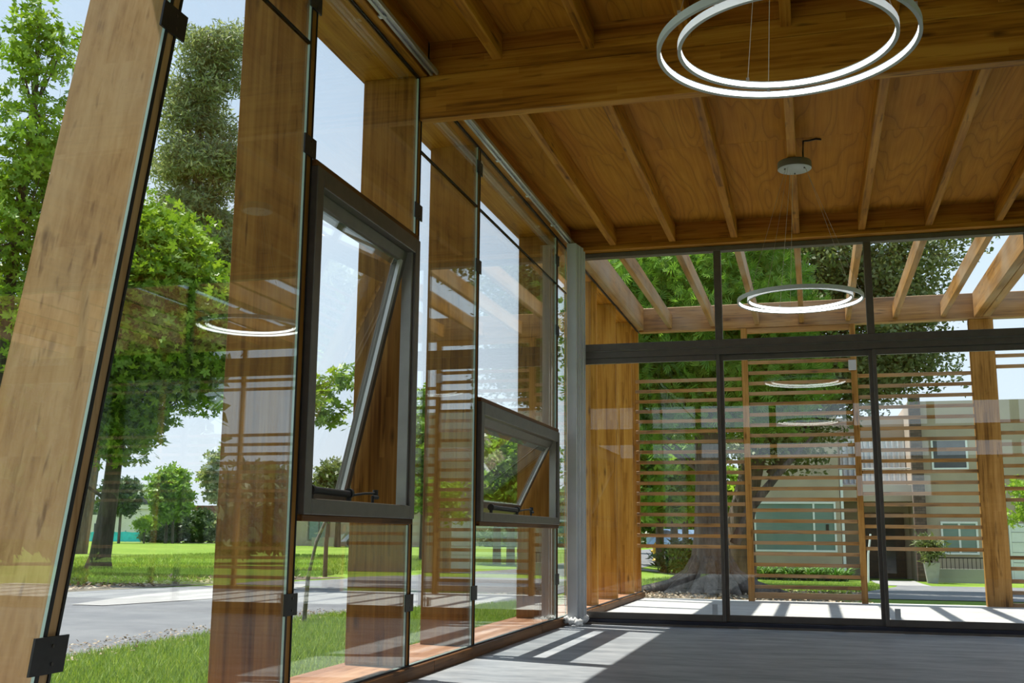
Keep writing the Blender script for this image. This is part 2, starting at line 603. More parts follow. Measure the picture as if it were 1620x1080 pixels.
def np_obj(name, V, F, mat, parent=None, origin=(0, 0, 0), tone=None, smooth=False):
    o0 = ORIGIN[parent.name] if parent is not None else Vector(origin)
    V = np.asarray(V, dtype=np.float64) - np.array(o0)
    F = np.asarray(F, dtype=np.int32)
    me = bpy.data.meshes.new(name)
    me.vertices.add(len(V))
    me.vertices.foreach_set('co', V.astype(np.float32).ravel())
    me.loops.add(F.size)
    me.loops.foreach_set('vertex_index', F.ravel())
    me.polygons.add(len(F))
    me.polygons.foreach_set('loop_start', np.arange(len(F), dtype=np.int32) * F.shape[1])
    me.update(calc_edges=True)
    if smooth:
        me.polygons.foreach_set('use_smooth', np.ones(len(F), dtype=bool))
    if tone is not None:
        a = me.attributes.new('tone', 'FLOAT', 'FACE')
        a.data.foreach_set('value', np.asarray(tone, dtype=np.float32))
    me.materials.append(MAT[mat])
    o = bpy.data.objects.new(name, me)
    COL.objects.link(o)
    if parent is not None:
        o.parent = parent
    else:
        o.location = o0
    ORIGIN[o.name] = o0
    return o


def tag(o, label=None, cat=None, group=None, kind=None):
    if label:
        o['label'] = label
    if cat:
        o['category'] = cat
    if group:
        o['group'] = group
    if kind:
        o['kind'] = kind
    return o


def empty(name, loc):
    o = bpy.data.objects.new(name, None)
    o.empty_display_size = 0.2
    COL.objects.link(o)
    o.location = loc
    ORIGIN[o.name] = Vector(loc)
    return o


def thing(name, loc, label, cat, group=None):
    return tag(empty(name, loc), label, cat, group)


def struct(name, loc, label=None):
    return tag(empty(name, loc), label, None, None, 'structure')


def B(x0, x1, y0, y1, z0, z1, ch=0.0):
    return MB().box(x0, x1, y0, y1, z0, z1, ch)


# ------------------------------------------------------------------ ground and paving
def sstep(t):
    t = np.clip(t, 0, 1)
    return t * t * (3 - 2 * t)


def gz(x, y):
    return -0.15 - 0.55 * sstep((np.asarray(y, float) - 16.0) / 26.0) * sstep((np.asarray(x, float) + 9.0) / 8.0)


def gzf(x, y):
    return float(gz(x, y))


def grid_obj(name, xs, ys, zfun, mat, dz=0.0):
    X, Y = np.meshgrid(xs, ys)
    Z = zfun(X, Y) + dz
    V = np.stack([X.ravel(), Y.ravel(), Z.ravel()], 1)
    nx, ny = len(xs), len(ys)
    i = np.arange(nx - 1)[None, :] + np.arange(ny - 1)[:, None] * nx
    i = i.ravel()
    F = np.stack([i, i + 1, i + nx + 1, i + nx], 1)
    return np_obj(name, V, F, mat, smooth=True)


gxs = np.concatenate([np.linspace(-260, -40, 12), np.linspace(-36, 36, 73), np.linspace(40, 200, 12)])
gys = np.concatenate([np.linspace(-80, -10, 10), np.linspace(-8, 60, 69), np.linspace(64, 320, 16)])
tag(grid_obj('ground', gxs, gys, gz, 'lawn'), 'green lawn surrounding the building', None, None, 'structure')


def strip(name, ys, left, right, mat, dz, label, kind='structure', nx=6):
    yy = np.linspace(ys[0], ys[-1], int((ys[-1] - ys[0]) * 1.2) + 2)
    L = np.interp(yy, ys, left)
    Rr = np.interp(yy, ys, right)
    V = []
    for k, y in enumerate(yy):
        for t in np.linspace(0, 1, nx):
            x = L[k] + (Rr[k] - L[k]) * t
            V.append((x, y, gzf(x, y) + dz))
    F = []
    for k in range(len(yy) - 1):
        for t in range(nx - 1):
            a = k * nx + t
            F.append((a, a + 1, a + nx + 1, a + nx))
    return tag(np_obj(name, V, F, mat, smooth=True), label, None, None, kind)


RY = [-30, 7.4, 11.8, 13.2, 14.7, 16, 20, 30, 38, 50, 120]
RN = [-5.7, -5.73, -5.84, -5.6, -4.6, -4.2, -4.3, -5.0, -6.0, -6.4, -6.0]
RF = [-13.0, -12.6, -12.2, -12.0, -11.9, -11.7, -10.4, -8.4, -8.6, -10.5, -13.0]
strip('road', RY, RF, RN, 'asphalt', 0.012, 'grey asphalt road curving past the lawn')
strip('footpath', [12.8, 15.0, 18.0, 19.4], [-9.7, -10.2, -10.3, -9.7], [-9.2, -8.6, -8.9, -9.4], 'pale_pavement', 0.02, 'pale pavement wedge beside the road')
strip('far_footpath', [84, 86, 90], [-60, -58, -56], [-47, -46, -46], 'pale_pavement', 0.02, 'pale path across the far lawn')
strip('verge_soil', [9, 15, 20, 23], [-17.5, -16.2, -14.6, -12.2], [-12.7, -12.0, -11.0, -10.2], 'soil', 0.008, 'bare soil strip with dry leaves beyond the road')
strip('driveway', [19.5, 24, 33.5, 36], [0.2, 1.0, 2.2, 2.4], [6.5, 7.5, 9.5, 9.5], 'asphalt_dark', 0.012, 'shaded grey driveway in front of the house')
strip('entry_path', [36, 41.9], [1.9, 1.9], [3.4, 3.4], 'pale_pavement', 0.014, 'pale path to the house entrance')
strip('street_footpath', [37.2, 38.6], [-6.0, -6.0], [-3.2, -3.2], 'pale_pavement', 0.014, 'pale footpath strip beside the street')
strip('root_soil', [15.3, 18, 22, 23.5], [-3.6, -4.0, -3.6, -2.8], [0.6, 0.4, -0.2, -1.0], 'soil', 0.008, 'bare soil around the big tree roots')

# ------------------------------------------------------------------ floors
tag(B(-2.32, 7.0, -4.0, 10.62, -0.2, 0.0).build('floor', 'floor_concrete'), 'polished grey concrete floor with sun patches', None, None, 'structure')
ter = struct('terrace', (0, 13, 0), 'pale concrete terrace beyond the sliding doors')
for y0, y1 in ((10.62, 12.9), (12.908, 14.05), (14.058, 15.32)):
    B(-2.32, 8.0, y0, y1, -0.22, -0.004, 0.003).build('slab', 'terrace_concrete', ter)

# ------------------------------------------------------------------ left facade
GX = -2.36          # inner face of the glass
FO = -2.745         # outer edge of the fins
GAP = 0.078
LEAN = 0.1855
M1, M2, M3, M4, M5 = 2.985, 4.712, 6.258, 7.556, 10.175
M6, M7, M8, M9 = 12.23, 13.50, 14.76, 15.40
TOP = 3.755

wl = struct('wall_left', (-2.36, 6, 0), 'glass facade with slim dark joints between timber fins')


def m1y(z):
    return M1 + LEAN * (z - 0.07)


def glass_poly(poly, parent=wl, x0=-2.372, x1=-2.36):
    return MB().prism(poly, 'x', x0, x1, mi_side=1, mi_cap=0).build('glass_pane', ['clear_glass', 'glass_edge'], parent)


def pane_r(y0, y1, z0, z1):
    return glass_poly([(y0, z0), (y1, z0), (y1, z1), (y0, z1)])


def joint(y0, y1, z):
    B(-2.373, -2.3585, y0, y1, z, z + 0.016).build('joint', 'gasket', wl)


J0, J1 = 3.278, 3.294
SB = 0.078
# bay before the leaning fin
glass_poly([(-2.0, SB), (m1y(SB) - GAP, SB), (m1y(J0) - GAP, J0), (-2.0, J0)])
glass_poly([(-2.0, J1), (m1y(J1) - GAP, J1), (m1y(TOP) - GAP, TOP), (-2.0, TOP)])
# bay 1-2
glass_poly([(m1y(SB), SB), (M2 - GAP, SB), (M2 - GAP, J0), (m1y(J0), J0)])
glass_poly([(m1y(J1), J1), (M2 - GAP, J1), (M2 - GAP, TOP), (m1y(TOP), TOP)])
joint(m1y(J0), M2 - GAP, J0)
joint(-2.0, m1y(J0) - GAP, J0)
# bay 2-3 (window 1)
pane_r(M2, M3 - GAP, SB, 0.898)
pane_r(M2, M3 - GAP, 2.70, TOP)
# bay 3-4
pane_r(M3, M4 - GAP, SB, J0)
pane_r(M3, M4 - GAP, J1, TOP)
joint(M3, M4 - GAP, J0)
# bay 4-5 (window 2)
pane_r(M4, M5 - GAP, SB, 0.905)
pane_r(M4, M5 - GAP, 1.85, J0)
pane_r(M4, M5 - GAP, J1, TOP)
joint(M4, M5 - GAP, J0)
# bay 5 to the back wall and on along the terrace
pane_r(M5, 10.56, SB, J0)
pane_r(M5, 10.56, J1, TOP)
joint(M5, 10.56, J0)
# dark sealant strips in the vertical joints
for m in (M2, M3, M4, M5):
    for a, c in ((m - GAP + 0.002, m - GAP + 0.017), (m - 0.010, m - 0.002)):
        B(-2.366, -2.359, a, c, SB, TOP).build('sealant', 'gasket', wl)
for a, c in ((-GAP + 0.002, -GAP + 0.020), (-0.013, -0.002)):
    MB().prism([(m1y(SB) + a, SB), (m1y(SB) + c, SB), (m1y(TOP) + c, TOP), (m1y(TOP) + a, TOP)], 'x', -2.366, -2.359).build('sealant', 'gasket', wl)


def clip(y, z, w=0.125, h=0.10, skew=0.0):
    mb = MB().prism([(y - w / 2 - skew, z - h / 2), (y + w / 2 - skew, z - h / 2), (y + w / 2 + skew, z + h / 2), (y - w / 2 + skew, z + h / 2)], 'x', -2.3595, -2.351)
    c = mb.build('clip_plate', 'clip_steel', wl)
    s = MB()
    for dz in (-0.028, 0.028):
        s.tube([(-2.351, y + 0.012, z + dz), (-2.3485, y + 0.012, z + dz)], 0.006, 8)
    s.build('screw', 'screw', c)


for z in (0.46, 2.83):
    clip(m1y(z) - GAP / 2, z, 0.16, 0.115, LEAN * 0.05)
for m, zs in ((M2, (0.52, 2.75, 3.53)), (M3, (0.44, 2.87)), (M4, (0.435, 2.83, 3.60)), (M5, (0.435, 2.82, 3.53))):
    for z in zs:
        clip(m - GAP / 2, z)

# timber fins outside the glass
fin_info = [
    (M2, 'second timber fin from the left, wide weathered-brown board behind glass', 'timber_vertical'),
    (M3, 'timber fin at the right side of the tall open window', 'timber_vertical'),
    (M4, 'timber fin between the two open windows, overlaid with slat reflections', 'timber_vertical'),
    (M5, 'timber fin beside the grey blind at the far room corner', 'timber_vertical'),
    (M6, 'first terrace timber fin just past the grey blind', 'timber_terrace_lit'),
    (M7, 'second timber fin along the terrace side wall', 'timber_terrace_lit'),
    (M8, 'third timber fin along the terrace side wall', 'timber_terrace_lit'),
    (M9, 'last timber fin at the outer end of the terrace wall', 'timber_terrace_lit')]
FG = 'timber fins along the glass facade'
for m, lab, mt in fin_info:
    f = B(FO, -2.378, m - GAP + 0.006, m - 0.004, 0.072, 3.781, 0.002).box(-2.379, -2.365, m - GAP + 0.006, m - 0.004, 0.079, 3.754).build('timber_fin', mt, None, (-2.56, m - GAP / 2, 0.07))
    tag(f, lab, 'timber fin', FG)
zt = 3.754
f = MB().prism([(m1y(0.079) - GAP + 0.004, 0.079), (m1y(0.079) - 0.004, 0.079), (m1y(zt) - 0.004, zt), (m1y(zt) - GAP + 0.004, zt)], 'x', -2.379, -2.365)
f.prism([(m1y(0.072) - GAP + 0.004, 0.072), (m1y(0.072) - 0.004, 0.072), (m1y(3.781) - 0.004, 3.781), (m1y(3.781) - GAP + 0.004, 3.781)], 'x', FO, -2.378)
f = f.build('timber_fin', 'fin_weathered', None, (-2.56, M1 - GAP / 2, 0.07))
tag(f, 'pale leaning timber fin nearest the camera at the left edge', 'timber fin', FG)

# timber sill under the glass and soffit above
SP = [(-2.0, 1.2), (1.2, 4.0), (4.0, 6.6), (6.6, 9.4), (9.4, 12.4), (12.4, 15.44)]
sill = struct('baseboard_left', (-2.5, 6, 0), 'timber sill beam under the glass facade')
for a, c in SP:
    B(-2.80, -2.342, a + 0.001, c - 0.001, -0.16, 0.070, 0.004).build('sill_board', 'sill_wood', sill)
    B(-2.341, -2.321, a + 0.001, c - 0.001, -0.002, 0.069, 0.003).build('sill_shade_board', 'timber_dark', sill)  # dark board added to put shade on the sill's inner face
for a, c in SP:
    B(-2.384, -2.348, a, c, 0.070, 0.0775).build('glazing_channel', 'gasket', sill)
sof = struct('trim_1', (-2.5, 6, 3.78), 'timber soffit boards above the facade glass')
for a, c in ((-2.0, 3.58), (3.58, 6.2), (6.2, 7.5), (7.5, 10.12), (10.12, 12.2), (12.2, 13.46), (13.46, 14.72), (14.72, 15.44)):
    B(-2.748, -2.377, a + 0.002, c - 0.002, 3.783, 3.81).build('soffit_board', 'timber_along', sof)
B(-2.785, -2.75, -2.0, 15.46, 3.80, 4.12, 0.004).build('fascia_board', 'timber_along', sof)
B(-2.3765, -2.356, -2.0, 6.195, TOP, 3.768).build('glazing_bead', 'gasket', sof)
B(-2.3765, -2.356, 6.30, 15.44, TOP, 3.768).build('glazing_bead', 'gasket', sof)
B(-2.376, -2.305, -2.0, 6.195, 3.770, 4.03, 0.004).build('edge_joist', 'timber_along', sof)
B(-2.376, -2.305, 6.30, 10.55, 3.770, 3.94, 0.004).build('edge_joist', 'timber_along', sof)
B(-2.305, -2.286, 6.30, 10.50, 3.80, 3.94).build('edge_joist', 'timber_along', sof)

# ------------------------------------------------------------------ awning windows
def awning(name, y0, y1, z0, z1, jamb, head, sillh, ang, cylY, armY, label):
    w = struct(name, (-2.36, (y0 + y1) / 2, z0), label)
    fr = MB()
    xi, xo = -2.325, -2.415
    fr.box(xo, xi, y0, y0 + jamb, z0, z1, 0.004)
    fr.box(xo, xi, y1 - jamb, y1, z0, z1, 0.004)
    fr.box(xo, xi, y0 + jamb, y1 - jamb, z1 - head, z1, 0.004)
    fr.box(xo, xi, y0 + jamb, y1 - jamb, z0, z0 + sillh, 0.004)
    f = fr.build('frame', 'bronze', w)
    # inner stop beads (lighter stepped profile)
    st = MB()
    st.box(-2.408, -2.345, y1 - jamb - 0.022, y1 - jamb, z0 + sillh, z1 - head)
    st.box(-2.408, -2.345, y0 + jamb, y0 + jamb + 0.018, z0 + sillh, z1 - head)
    st.build('stop_bead', 'bead_grey', f)
    # timber strips above and below
    B(-2.378, -2.335, y0, y1, z1 + 0.001, z1 + 0.032, 0.003).build('timber_strip', 'timber_dark', w)
    B(-2.378, -2.335, y0, y1, z0 - 0.032, z0 - 0.001, 0.003).build('timber_strip', 'timber_dark', w)
    # sash, hinged at the top and swung outward
    sy0, sy1 = y0 + jamb + 0.02, y1 - jamb - 0.024
    L = (z1 - head) - (z0 + sillh) + 0.012
    hz, hx = z1 - head - 0.003, -2.372
    ca, sa = math.cos(ang), math.sin(ang)

    def rot(mb):
        mb.v = [(hx + x * ca - (-z) * sa, y, hz + z * ca + x * sa * 1.0) for x, y, z in mb.v]
        return mb
    # local: x = thickness (inner face 0, outer negative), z = down negative
    sb = MB()
    T0, T1, pw = -0.078, 0.0, 0.052
    sb.box(T0, T1, sy0, sy0 + pw, -L, 0, 0.003)
    sb.box(T0, T1, sy1 - pw, sy1, -L, 0, 0.003)
    sb.box(T0, T1, sy0 + pw, sy1 - pw, -0.062, 0, 0.003)
    sb.box(T0, T1, sy0 + pw, sy1 - pw, -L, -L + pw, 0.003)
    s = rot(sb).build('sash', 'bronze', w)
    g = MB().box(-0.034, -0.020, sy0 + pw, sy1 - pw, -L + pw, -0.062, 0, faces_mi=[0, 0, 1, 1, 1, 1])
    rot(g).build('glass_pane', ['clear_glass', 'glass_edge'], s)
    gk = MB()
    gk.box(-0.0195, 0.004, sy1 - pw - 0.034, sy1 - pw + 0.001, -L + pw, -0.062)
    gk.box(-0.0195, 0.004, sy0 + pw - 0.001, sy0 + pw + 0.034, -L + pw, -0.062)
    gk.box(-0.0195, -0.008, sy0 + pw, sy1 - pw, -L + pw, -L + pw + 0.012)
    rot(gk).build('glazing_bead', 'aluminium', s)
    # chain opener and arm
    zc = z0 + sillh + 0.045
    op = MB()
    op.tube([(-2.385, cylY[0], zc), (-2.385, cylY[1], zc - 0.006)], 0.019, 14)
    for yy in cylY:
        op.tube([(-2.385, yy - 0.012, zc), (-2.385, yy + 0.012, zc)], 0.026, 14)
        op.box(-2.395, -2.375, yy - 0.01, yy + 0.01, z0 + sillh, zc)
    o = op.build('opener', 'gasket', w)
    ar = MB()
    ar.tube([(-2.385, cylY[1] + 0.02, zc - 0.012), (-2.375, (cylY[1] + armY) / 2, zc + 0.004), (-2.372, armY, zc + 0.012)], 0.007, 8)
    ar.tube([(-2.372, armY - 0.01, zc - 0.012), (-2.372, armY - 0.01, zc + 0.03)], 0.016, 10)
    ar.tube([(-2.355, armY - 0.09, zc - 0.014), (-2.355, armY - 0.02, zc - 0.012)], 0.011, 10)
    ar.tube([(-2.355, armY - 0.09, zc - 0.045), (-2.355, armY - 0.09, zc - 0.005)], 0.008, 8)
    ar.build('arm', 'gasket', o)
    return w


awning('window_1', M2 + 0.004, M3 - GAP + 0.012, 0.935, 2.665, 0.075, 0.095, 0.078, math.radians(13.0), (4.90, 5.36), 5.70,
       'tall dark-framed awning window tilted open outward')
awning('window_2', M4 + 0.004, M5 - GAP + 0.012, 0.940, 1.815, 0.065, 0.095, 0.066, math.radians(26.5), (8.02, 8.78), 9.22,
       'low wide dark-framed awning window tilted open outward')

# ------------------------------------------------------------------ back wall: fixed lights over sliding doors
YB0, YB1 = 10.56, 10.65
wb = struct('wall_back', (0, 10.6, 0), 'dark aluminium glazed back wall with sliding doors')
MX = [(-2.262, -2.20), (-0.864, -0.793), (0.559, 0.626), (1.985, 2.052), (3.408, 3.475), (4.83, 4.897), (6.25, 6.317)]
B(-2.30, 7.0, YB0, YB1, 3.642, 3.692, 0.003).build('head_rail', 'bronze_light', wb)
tr = B(-2.30, 7.0, YB0 - 0.02, YB1, 2.672, 2.742, 0.004).build('transom', 'bronze', wb)
B(-2.30, 7.0, YB0, YB1 + 0.02, 2.600, 2.672, 0.004).build('transom_track', 'bronze', tr)
B(-2.30, 7.0, YB0 - 0.01, YB0 + 0.012, 2.662, 2.676).build('transom_lip', 'bronze_light', tr)
B(-2.30, 7.0, 10.54, 10.66, 0.001, 0.052).build('floor_track', 'track_recess', wb)
B(-2.30, 7.0, 10.525, 10.54, 0.001, 0.020).build('track_strip', 'bronze', wb)
for x0, x1 in MX:
    B(x0, x1, YB0 + 0.005, YB1 - 0.005, 2.742, 3.642, 0.003).build('mullion', 'bronze', wb)
for i in range(len(MX) - 1):
    MB().box(MX[i][1], MX[i + 1][0], 10.600, 10.609, 2.742, 3.642, 0, faces_mi=[1, 1, 0, 0, 1, 1]).build('glass_pane', ['door_glass', 'glass_edge'], wb)
door_lab = ['leftmost sliding glass door beside the grey blind', 'middle sliding glass door facing the framed slat screen',
            'sliding glass door facing the timber post', None, None, None]
for i in range(len(MX) - 1):
    x0 = MX[i][0] if i else MX[0][0]
    x1 = MX[i + 1][1]
    d = struct('door_%d' % (i + 1), ((x0 + x1) / 2, 10.6, 0.05), door_lab[i])
    dy = 0.0 if i % 2 == 0 else 0.040
    y0, y1 = 10.572 + dy, 10.610 + dy
    xl = MX[i][0] if i == 0 else MX[i][0] + (0.0 if i % 2 else 0.034)
    xr = MX[i + 1][1] if i % 2 else MX[i + 1][0] + 0.034
    sw = 0.066
    B(xl, xl + sw if i == 0 else xl + (0.068 if i % 2 else 0.034), y0, y1, 0.053, 2.60, 0.003).build('stile', 'bronze', d)
    B(xr - (0.068 if i % 2 else 0.034), xr, y0, y1, 0.053, 2.60, 0.003).build('stile', 'bronze', d)
    B(xl + 0.034, xr - 0.034, y0 + 0.002, y1 - 0.002, 0.053, 0.116, 0.003).build('rail', 'bronze', d)
    B(xl + 0.034, xr - 0.034, y0 + 0.002, y1 - 0.002, 2.545, 2.60, 0.003).build('rail', 'bronze', d)
    MB().box(xl + 0.034, xr - 0.034, y0 + 0.014, y0 + 0.022, 0.116, 2.545, 0, faces_mi=[1, 1, 0, 0, 1, 1]).build('glass_pane', ['door_glass', 'glass_edge'], d)

for dn, xa in (('door_1', -0.957), ('door_3', 0.672)):
    d = bpy.data.objects[dn]
    B(xa, xa + 0.05, 10.566, 10.572, 0.122, 0.215, 0.002).build('lock_plate', 'lamp_aluminium', d)

# ------------------------------------------------------------------ ceiling
cl = struct('ceiling', (0, 6, 3.92), 'varnished plywood ceiling between timber joists')
JX = [-1.848, -1.251, -0.647, -0.056, 0.548, 1.147, 1.755, 2.355, 2.955, 3.555, 4.155, 4.755, 5.355, 5.955, 6.555]
jb = B(-0.0325, 0.0325, 6.292, 10.455, 3.732, 3.922, 0.004)
jmesh = None
for k, x in enumerate(JX):
    if jmesh is None:
        j = jb.build('joist', 'timber_along', cl)
        jmesh = j.data
    else:
        j = bpy.data.objects.new('joist', jmesh)
        COL.objects.link(j)
        j.parent = cl
    j.location = (x, 0, 0)
jmesh = None
jb = B(-0.0325, 0.0325, -3.9, 6.212, 3.842, 4.012, 0.004)
for k, x in enumerate(JX):
    if jmesh is None:
        j = jb.build('joist', 'timber_along', cl)
        jmesh = j.data
    else:
        j = bpy.data.objects.new('joist', jmesh)
        COL.objects.link(j)
        j.parent = cl
    j.location = (x + 0.01, 0, 0)
PX = [-2.305, -1.251, -0.056, 1.147, 2.355, 3.555, 4.755, 5.955, 7.0]
for a, c in zip(PX[:-1], PX[1:]):
    for y0, y1 in ((6.292, 8.33), (8.33, 10.46)):
        B(a + 0.001, c - 0.001, y0 + 0.001, y1 - 0.0015, 3.922, 3.936).build('plywood_panel', 'plywood', cl)
    for y0, y1 in ((-3.95, -1.5), (-1.5, 0.9), (0.9, 3.5), (3.5, 6.212)):
        B(a + 0.001, c - 0.001, y0 + 0.001, y1 - 0.0015, 4.012, 4.026).build('plywood_panel', 'plywood', cl)
# ledgers
B(-2.305, 7.0, 10.457, 10.54, 3.745, 3.935, 0.004).build('ledger', 'timber_across', cl)
B(-2.305, 7.0, 10.45, 10.60, 3.694, 3.744, 0.004).build('head_trim', 'timber_across', cl)
B(-2.305, 7.0, 6.215, 6.286, 3.90, 4.026, 0.003).build('ledger', 'timber_across', cl)
B(-2.305, 7.0, 6.208, 6.286, 3.777, 3.898, 0.004).build('ledger', 'timber_across', cl)
# roof deck
B(-2.80, 7.3, -4.2, 10.66, 4.06, 4.20).build('roof_deck', 'plaster', cl)
B(-2.80, -2.31, 10.66, 15.46, 4.06, 4.13).build('roof_strip', 'plaster', cl)
beam = B(-2.36, 7.0, 6.20, 6.288, 3.484, 3.774, 0.004).build('roof_beam', 'timber_across', None, (2.3, 6.245, 3.48))
tag(beam, 'deep glued-laminated timber beam spanning the room ceiling', 'beam')

# unseen sides behind the camera; right wall glazed to let fill daylight in
wr = struct('wall_right_unseen', (7.0, 3, 0))
for y in (-4.0, -1.1, 1.8, 4.7, 7.6, 10.4):
    B(7.0, 7.2, y, y + 0.15, 0, 4.06).build('post', 'timber_vertical', wr)
for a, c in ((-3.85, -1.1), (-0.95, 1.8), (1.95, 4.7), (4.85, 7.6), (7.75, 10.4)):
    MB().box(7.05, 7.06, a, c, 0.05, 3.9, 0, faces_mi=[0, 0, 1, 1, 1, 1]).build('glass_pane', ['clear_glass', 'glass_edge'], wr)
wf = struct('wall_front_unseen', (2, -4.1, 0))
for z0, z1 in ((0.0, 0.9), (2.2, 2.62), (2.95, 3.31), (3.83, 4.06)):
    B(-2.8, 7.2, -4.2, -4.0, z0, z1).build('wall_panel', 'timber_across', wf)
for x in (-2.6, -0.9, 0.8, 2.5, 4.2, 5.9, 7.05):
    B(x, x + 0.15, -4.21, -3.99, 0, 4.06).build('post', 'timber_vertical', wf)
for x0, x1, zt in ((-2.8, -0.9, 2.2), (-0.75, 0.8, 2.2), (0.95, 2.5, 1.75), (2.65, 7.2, 2.2)):
    B(x0, x1, -4.15, -4.05, 0.9, zt).build('wall_panel', 'timber_across', wf)

# ------------------------------------------------------------------ curtain tracks and panel blind
for k, (y0, y1, zb, lab) in enumerate(((0.2, 6.19, 3.770, 'slim aluminium curtain track in front of the beam'),
                                       (6.33, 10.52, 3.735, 'slim aluminium curtain track running to the grey blind'))):
    t = thing('curtain_track', (-2.258, (y0 + y1) / 2, zb), lab, 'curtain track', 'curtain tracks along the facade')
    p = MB()
    p.box(-2.285, -2.268, y0, y1, zb, zb + 0.03, 0.002)
    p.box(-2.247, -2.230, y0, y1, zb, zb + 0.03, 0.002)
    p.box(-2.268, -2.247, y0, y1, zb + 0.016, zb + 0.03)
    p.build('rail', 'aluminium', t)
    yy = y0 + 0.5
    while yy < y1 - 0.2:
        B(-2.304, -2.262, yy, yy + 0.035, zb + 0.004, zb + 0.016).build('bracket', 'white_paint', t)
        yy += 0.93
bl = thing('panel_blind', (-2.24, 10.38, 0.03), 'grey panel blind stacked in the room corner, wrapped at the hem', 'blind')
yy = 10.235
for k in range(6):
    mt = 'blind_fabric' if k % 2 == 0 else 'blind_fabric_dark'
    B(-2.283 + 0.018 * k, -2.187 + 0.0075 * k, yy, yy + 0.034, 0.055, 3.725, 0.004).build('panel', mt, bl)
    yy += 0.047
rw = random.Random(5)
hem = MB()
loop = []
for (xa, ya, xb, yb) in ((-2.30, 10.215, -2.155, 10.215), (-2.155, 10.215, -2.155, 10.51), (-2.155, 10.51, -2.30, 10.51), (-2.30, 10.51, -2.30, 10.215)):
    for s in range(9):
        t_ = s / 9
        loop.append((xa + (xb - xa) * t_ + rw.uniform(-.008, .008), ya + (yb - ya) * t_ + rw.uniform(-.008, .008), 0.052 + rw.uniform(-.014, .018)))
loop.append(loop[0])
rr = [rw.uniform(0.018, 0.036) for _ in loop]
rr[-1] = rr[0]
hem.tube(loop, rr, 8, cap=False)
hem.build('hem_wrap', 'plastic_wrap', bl)['label'] = 'crumpled clear plastic wrap around the hem'

# ------------------------------------------------------------------ ring pendant lamps
def ring_lamp(cx, cy, z, ztop, label, joist_dx=0.0):
    t = thing('ring_pendant', (cx, cy, z), label, 'pendant lamp', 'double-ring pendant lamps')
    H = 0.029
    for r, dz in ((0.468, 0.0), (0.392, 0.008)):
        zz = z + dz
        mb = MB().lathe(cx, cy, [(r, zz), (r, zz + H), (r - 0.014, zz + H), (r - 0.014, zz + H - 0.004), (r - 0.010, zz + H - 0.004),
                                 (r - 0.010, zz + 0.004), (r - 0.014, zz + 0.004), (r - 0.014, zz)], 128, closed=True, smooth=False)
        p = mb.build('ring', 'lamp_aluminium', t)
        led = MB().lathe(cx, cy, [(r - 0.0105, zz + 0.0045), (r - 0.013, zz + 0.006), (r - 0.013, zz + H - 0.006), (r - 0.0105, zz + H - 0.0045)], 128)
        led.build('led_strip', 'led', p)
        for a in (100, 220, 340):
            a0 = math.radians(a + (0 if dz == 0 else 14))
            c, s = math.cos(a0), math.sin(a0)
            MB().tube([(cx + (r - 0.007) * c, cy + (r - 0.007) * s, zz + H), (cx + 0.085 * c, cy + 0.085 * s, ztop - 0.062)], 0.0014, 5).build('suspension_wire', 'wire', t)
            B(cx + (r - .007) * c - .006, cx + (r - .007) * c + .006, cy + (r - .007) * s - .006, cy + (r - .007) * s + .006, zz + H - .004, zz + H + .014).build('wire_grip', 'aluminium', p)
    can = MB().lathe(cx, cy, [(0.0, ztop - 0.001), (0.126, ztop - 0.001), (0.129, ztop - 0.006), (0.129, ztop - 0.058)], 40).build('canopy', 'canopy_grey', t)
    MB().lathe(cx, cy, [(0.1285, ztop - 0.058), (0.124, ztop - 0.062), (0.0, ztop - 0.062)], 40).build('cover_plate', 'canopy_face', can)
    for a in (90, 210, 330):
        c, s = math.cos(math.radians(a)), math.sin(math.radians(a))
        MB().lathe(cx + 0.085 * c, cy + 0.085 * s, [(0.006, ztop - 0.062), (0.006, ztop - 0.072), (0.0, ztop - 0.072)], 8).build('ferrule', 'screw', can)
    return t


ring_lamp(-0.030, 3.81, 2.603, 3.838, 'large double-ring pendant lamp hanging in front of the beam')
L2 = ring_lamp(-0.038, 8.33, 2.615, 3.728, 'smaller-looking double-ring pendant lamp seen against the doors')
MB().tube([(0.03, 8.36, 3.72), (0.03, 8.32, 3.80), (0.035, 8.36, 3.905), (0.08, 8.38, 3.912), (0.13, 8.36, 3.913), (0.17, 8.385, 3.914)], 0.007, 6).build('supply_cable', 'black_cable', L2)

# ------------------------------------------------------------------ pergola and slat screens
YP = 15.06
pg = thing('pergola', (0, 13, 0), 'open timber pergola over the terrace with spaced rafters', 'pergola')
B(-2.31, 8.0, YP, YP + 0.14, 3.700, 4.045, 0.006).build('end_beam', 'pergola_across', pg)
B(-2.309, -2.235, 10.67, YP - 0.002, 3.725, 4.06, 0.006).build('side_beam', 'pergola_along', pg)
B(-2.375, -2.312, 10.67, 15.40, 3.770, 3.80, 0.004).build('side_trim', 'pergola_along', pg)
rm = None
for x in (-1.862, -1.262, -0.655, -0.056, 0.552, 1.160, 1.765, 3.0, 3.6, 4.2, 4.8, 5.4, 6.0, 6.6, 7.2):
    if rm is None:
        o = B(-0.032, 0.032, 10.67, YP - 0.002, 3.742, 3.935, 0.005).build('rafter', 'pergola_along', pg)
        rm = o.data
    else:
        o = bpy.data.objects.new('rafter', rm)
        COL.objects.link(o)
        o.parent = pg
    o.location = (x, 0, 0)
for x0, x1 in ((2.14, 2.235), (2.24, 2.335)):
    B(x0, x1, 10.67, YP - 0.002, 3.712, 4.05, 0.005).build('main_rafter', 'pergola_along', pg)
B(2.12, 2.36, 10.66, 10.74, 3.76, 4.02, 0.003).build('bracket', 'aluminium', pg)
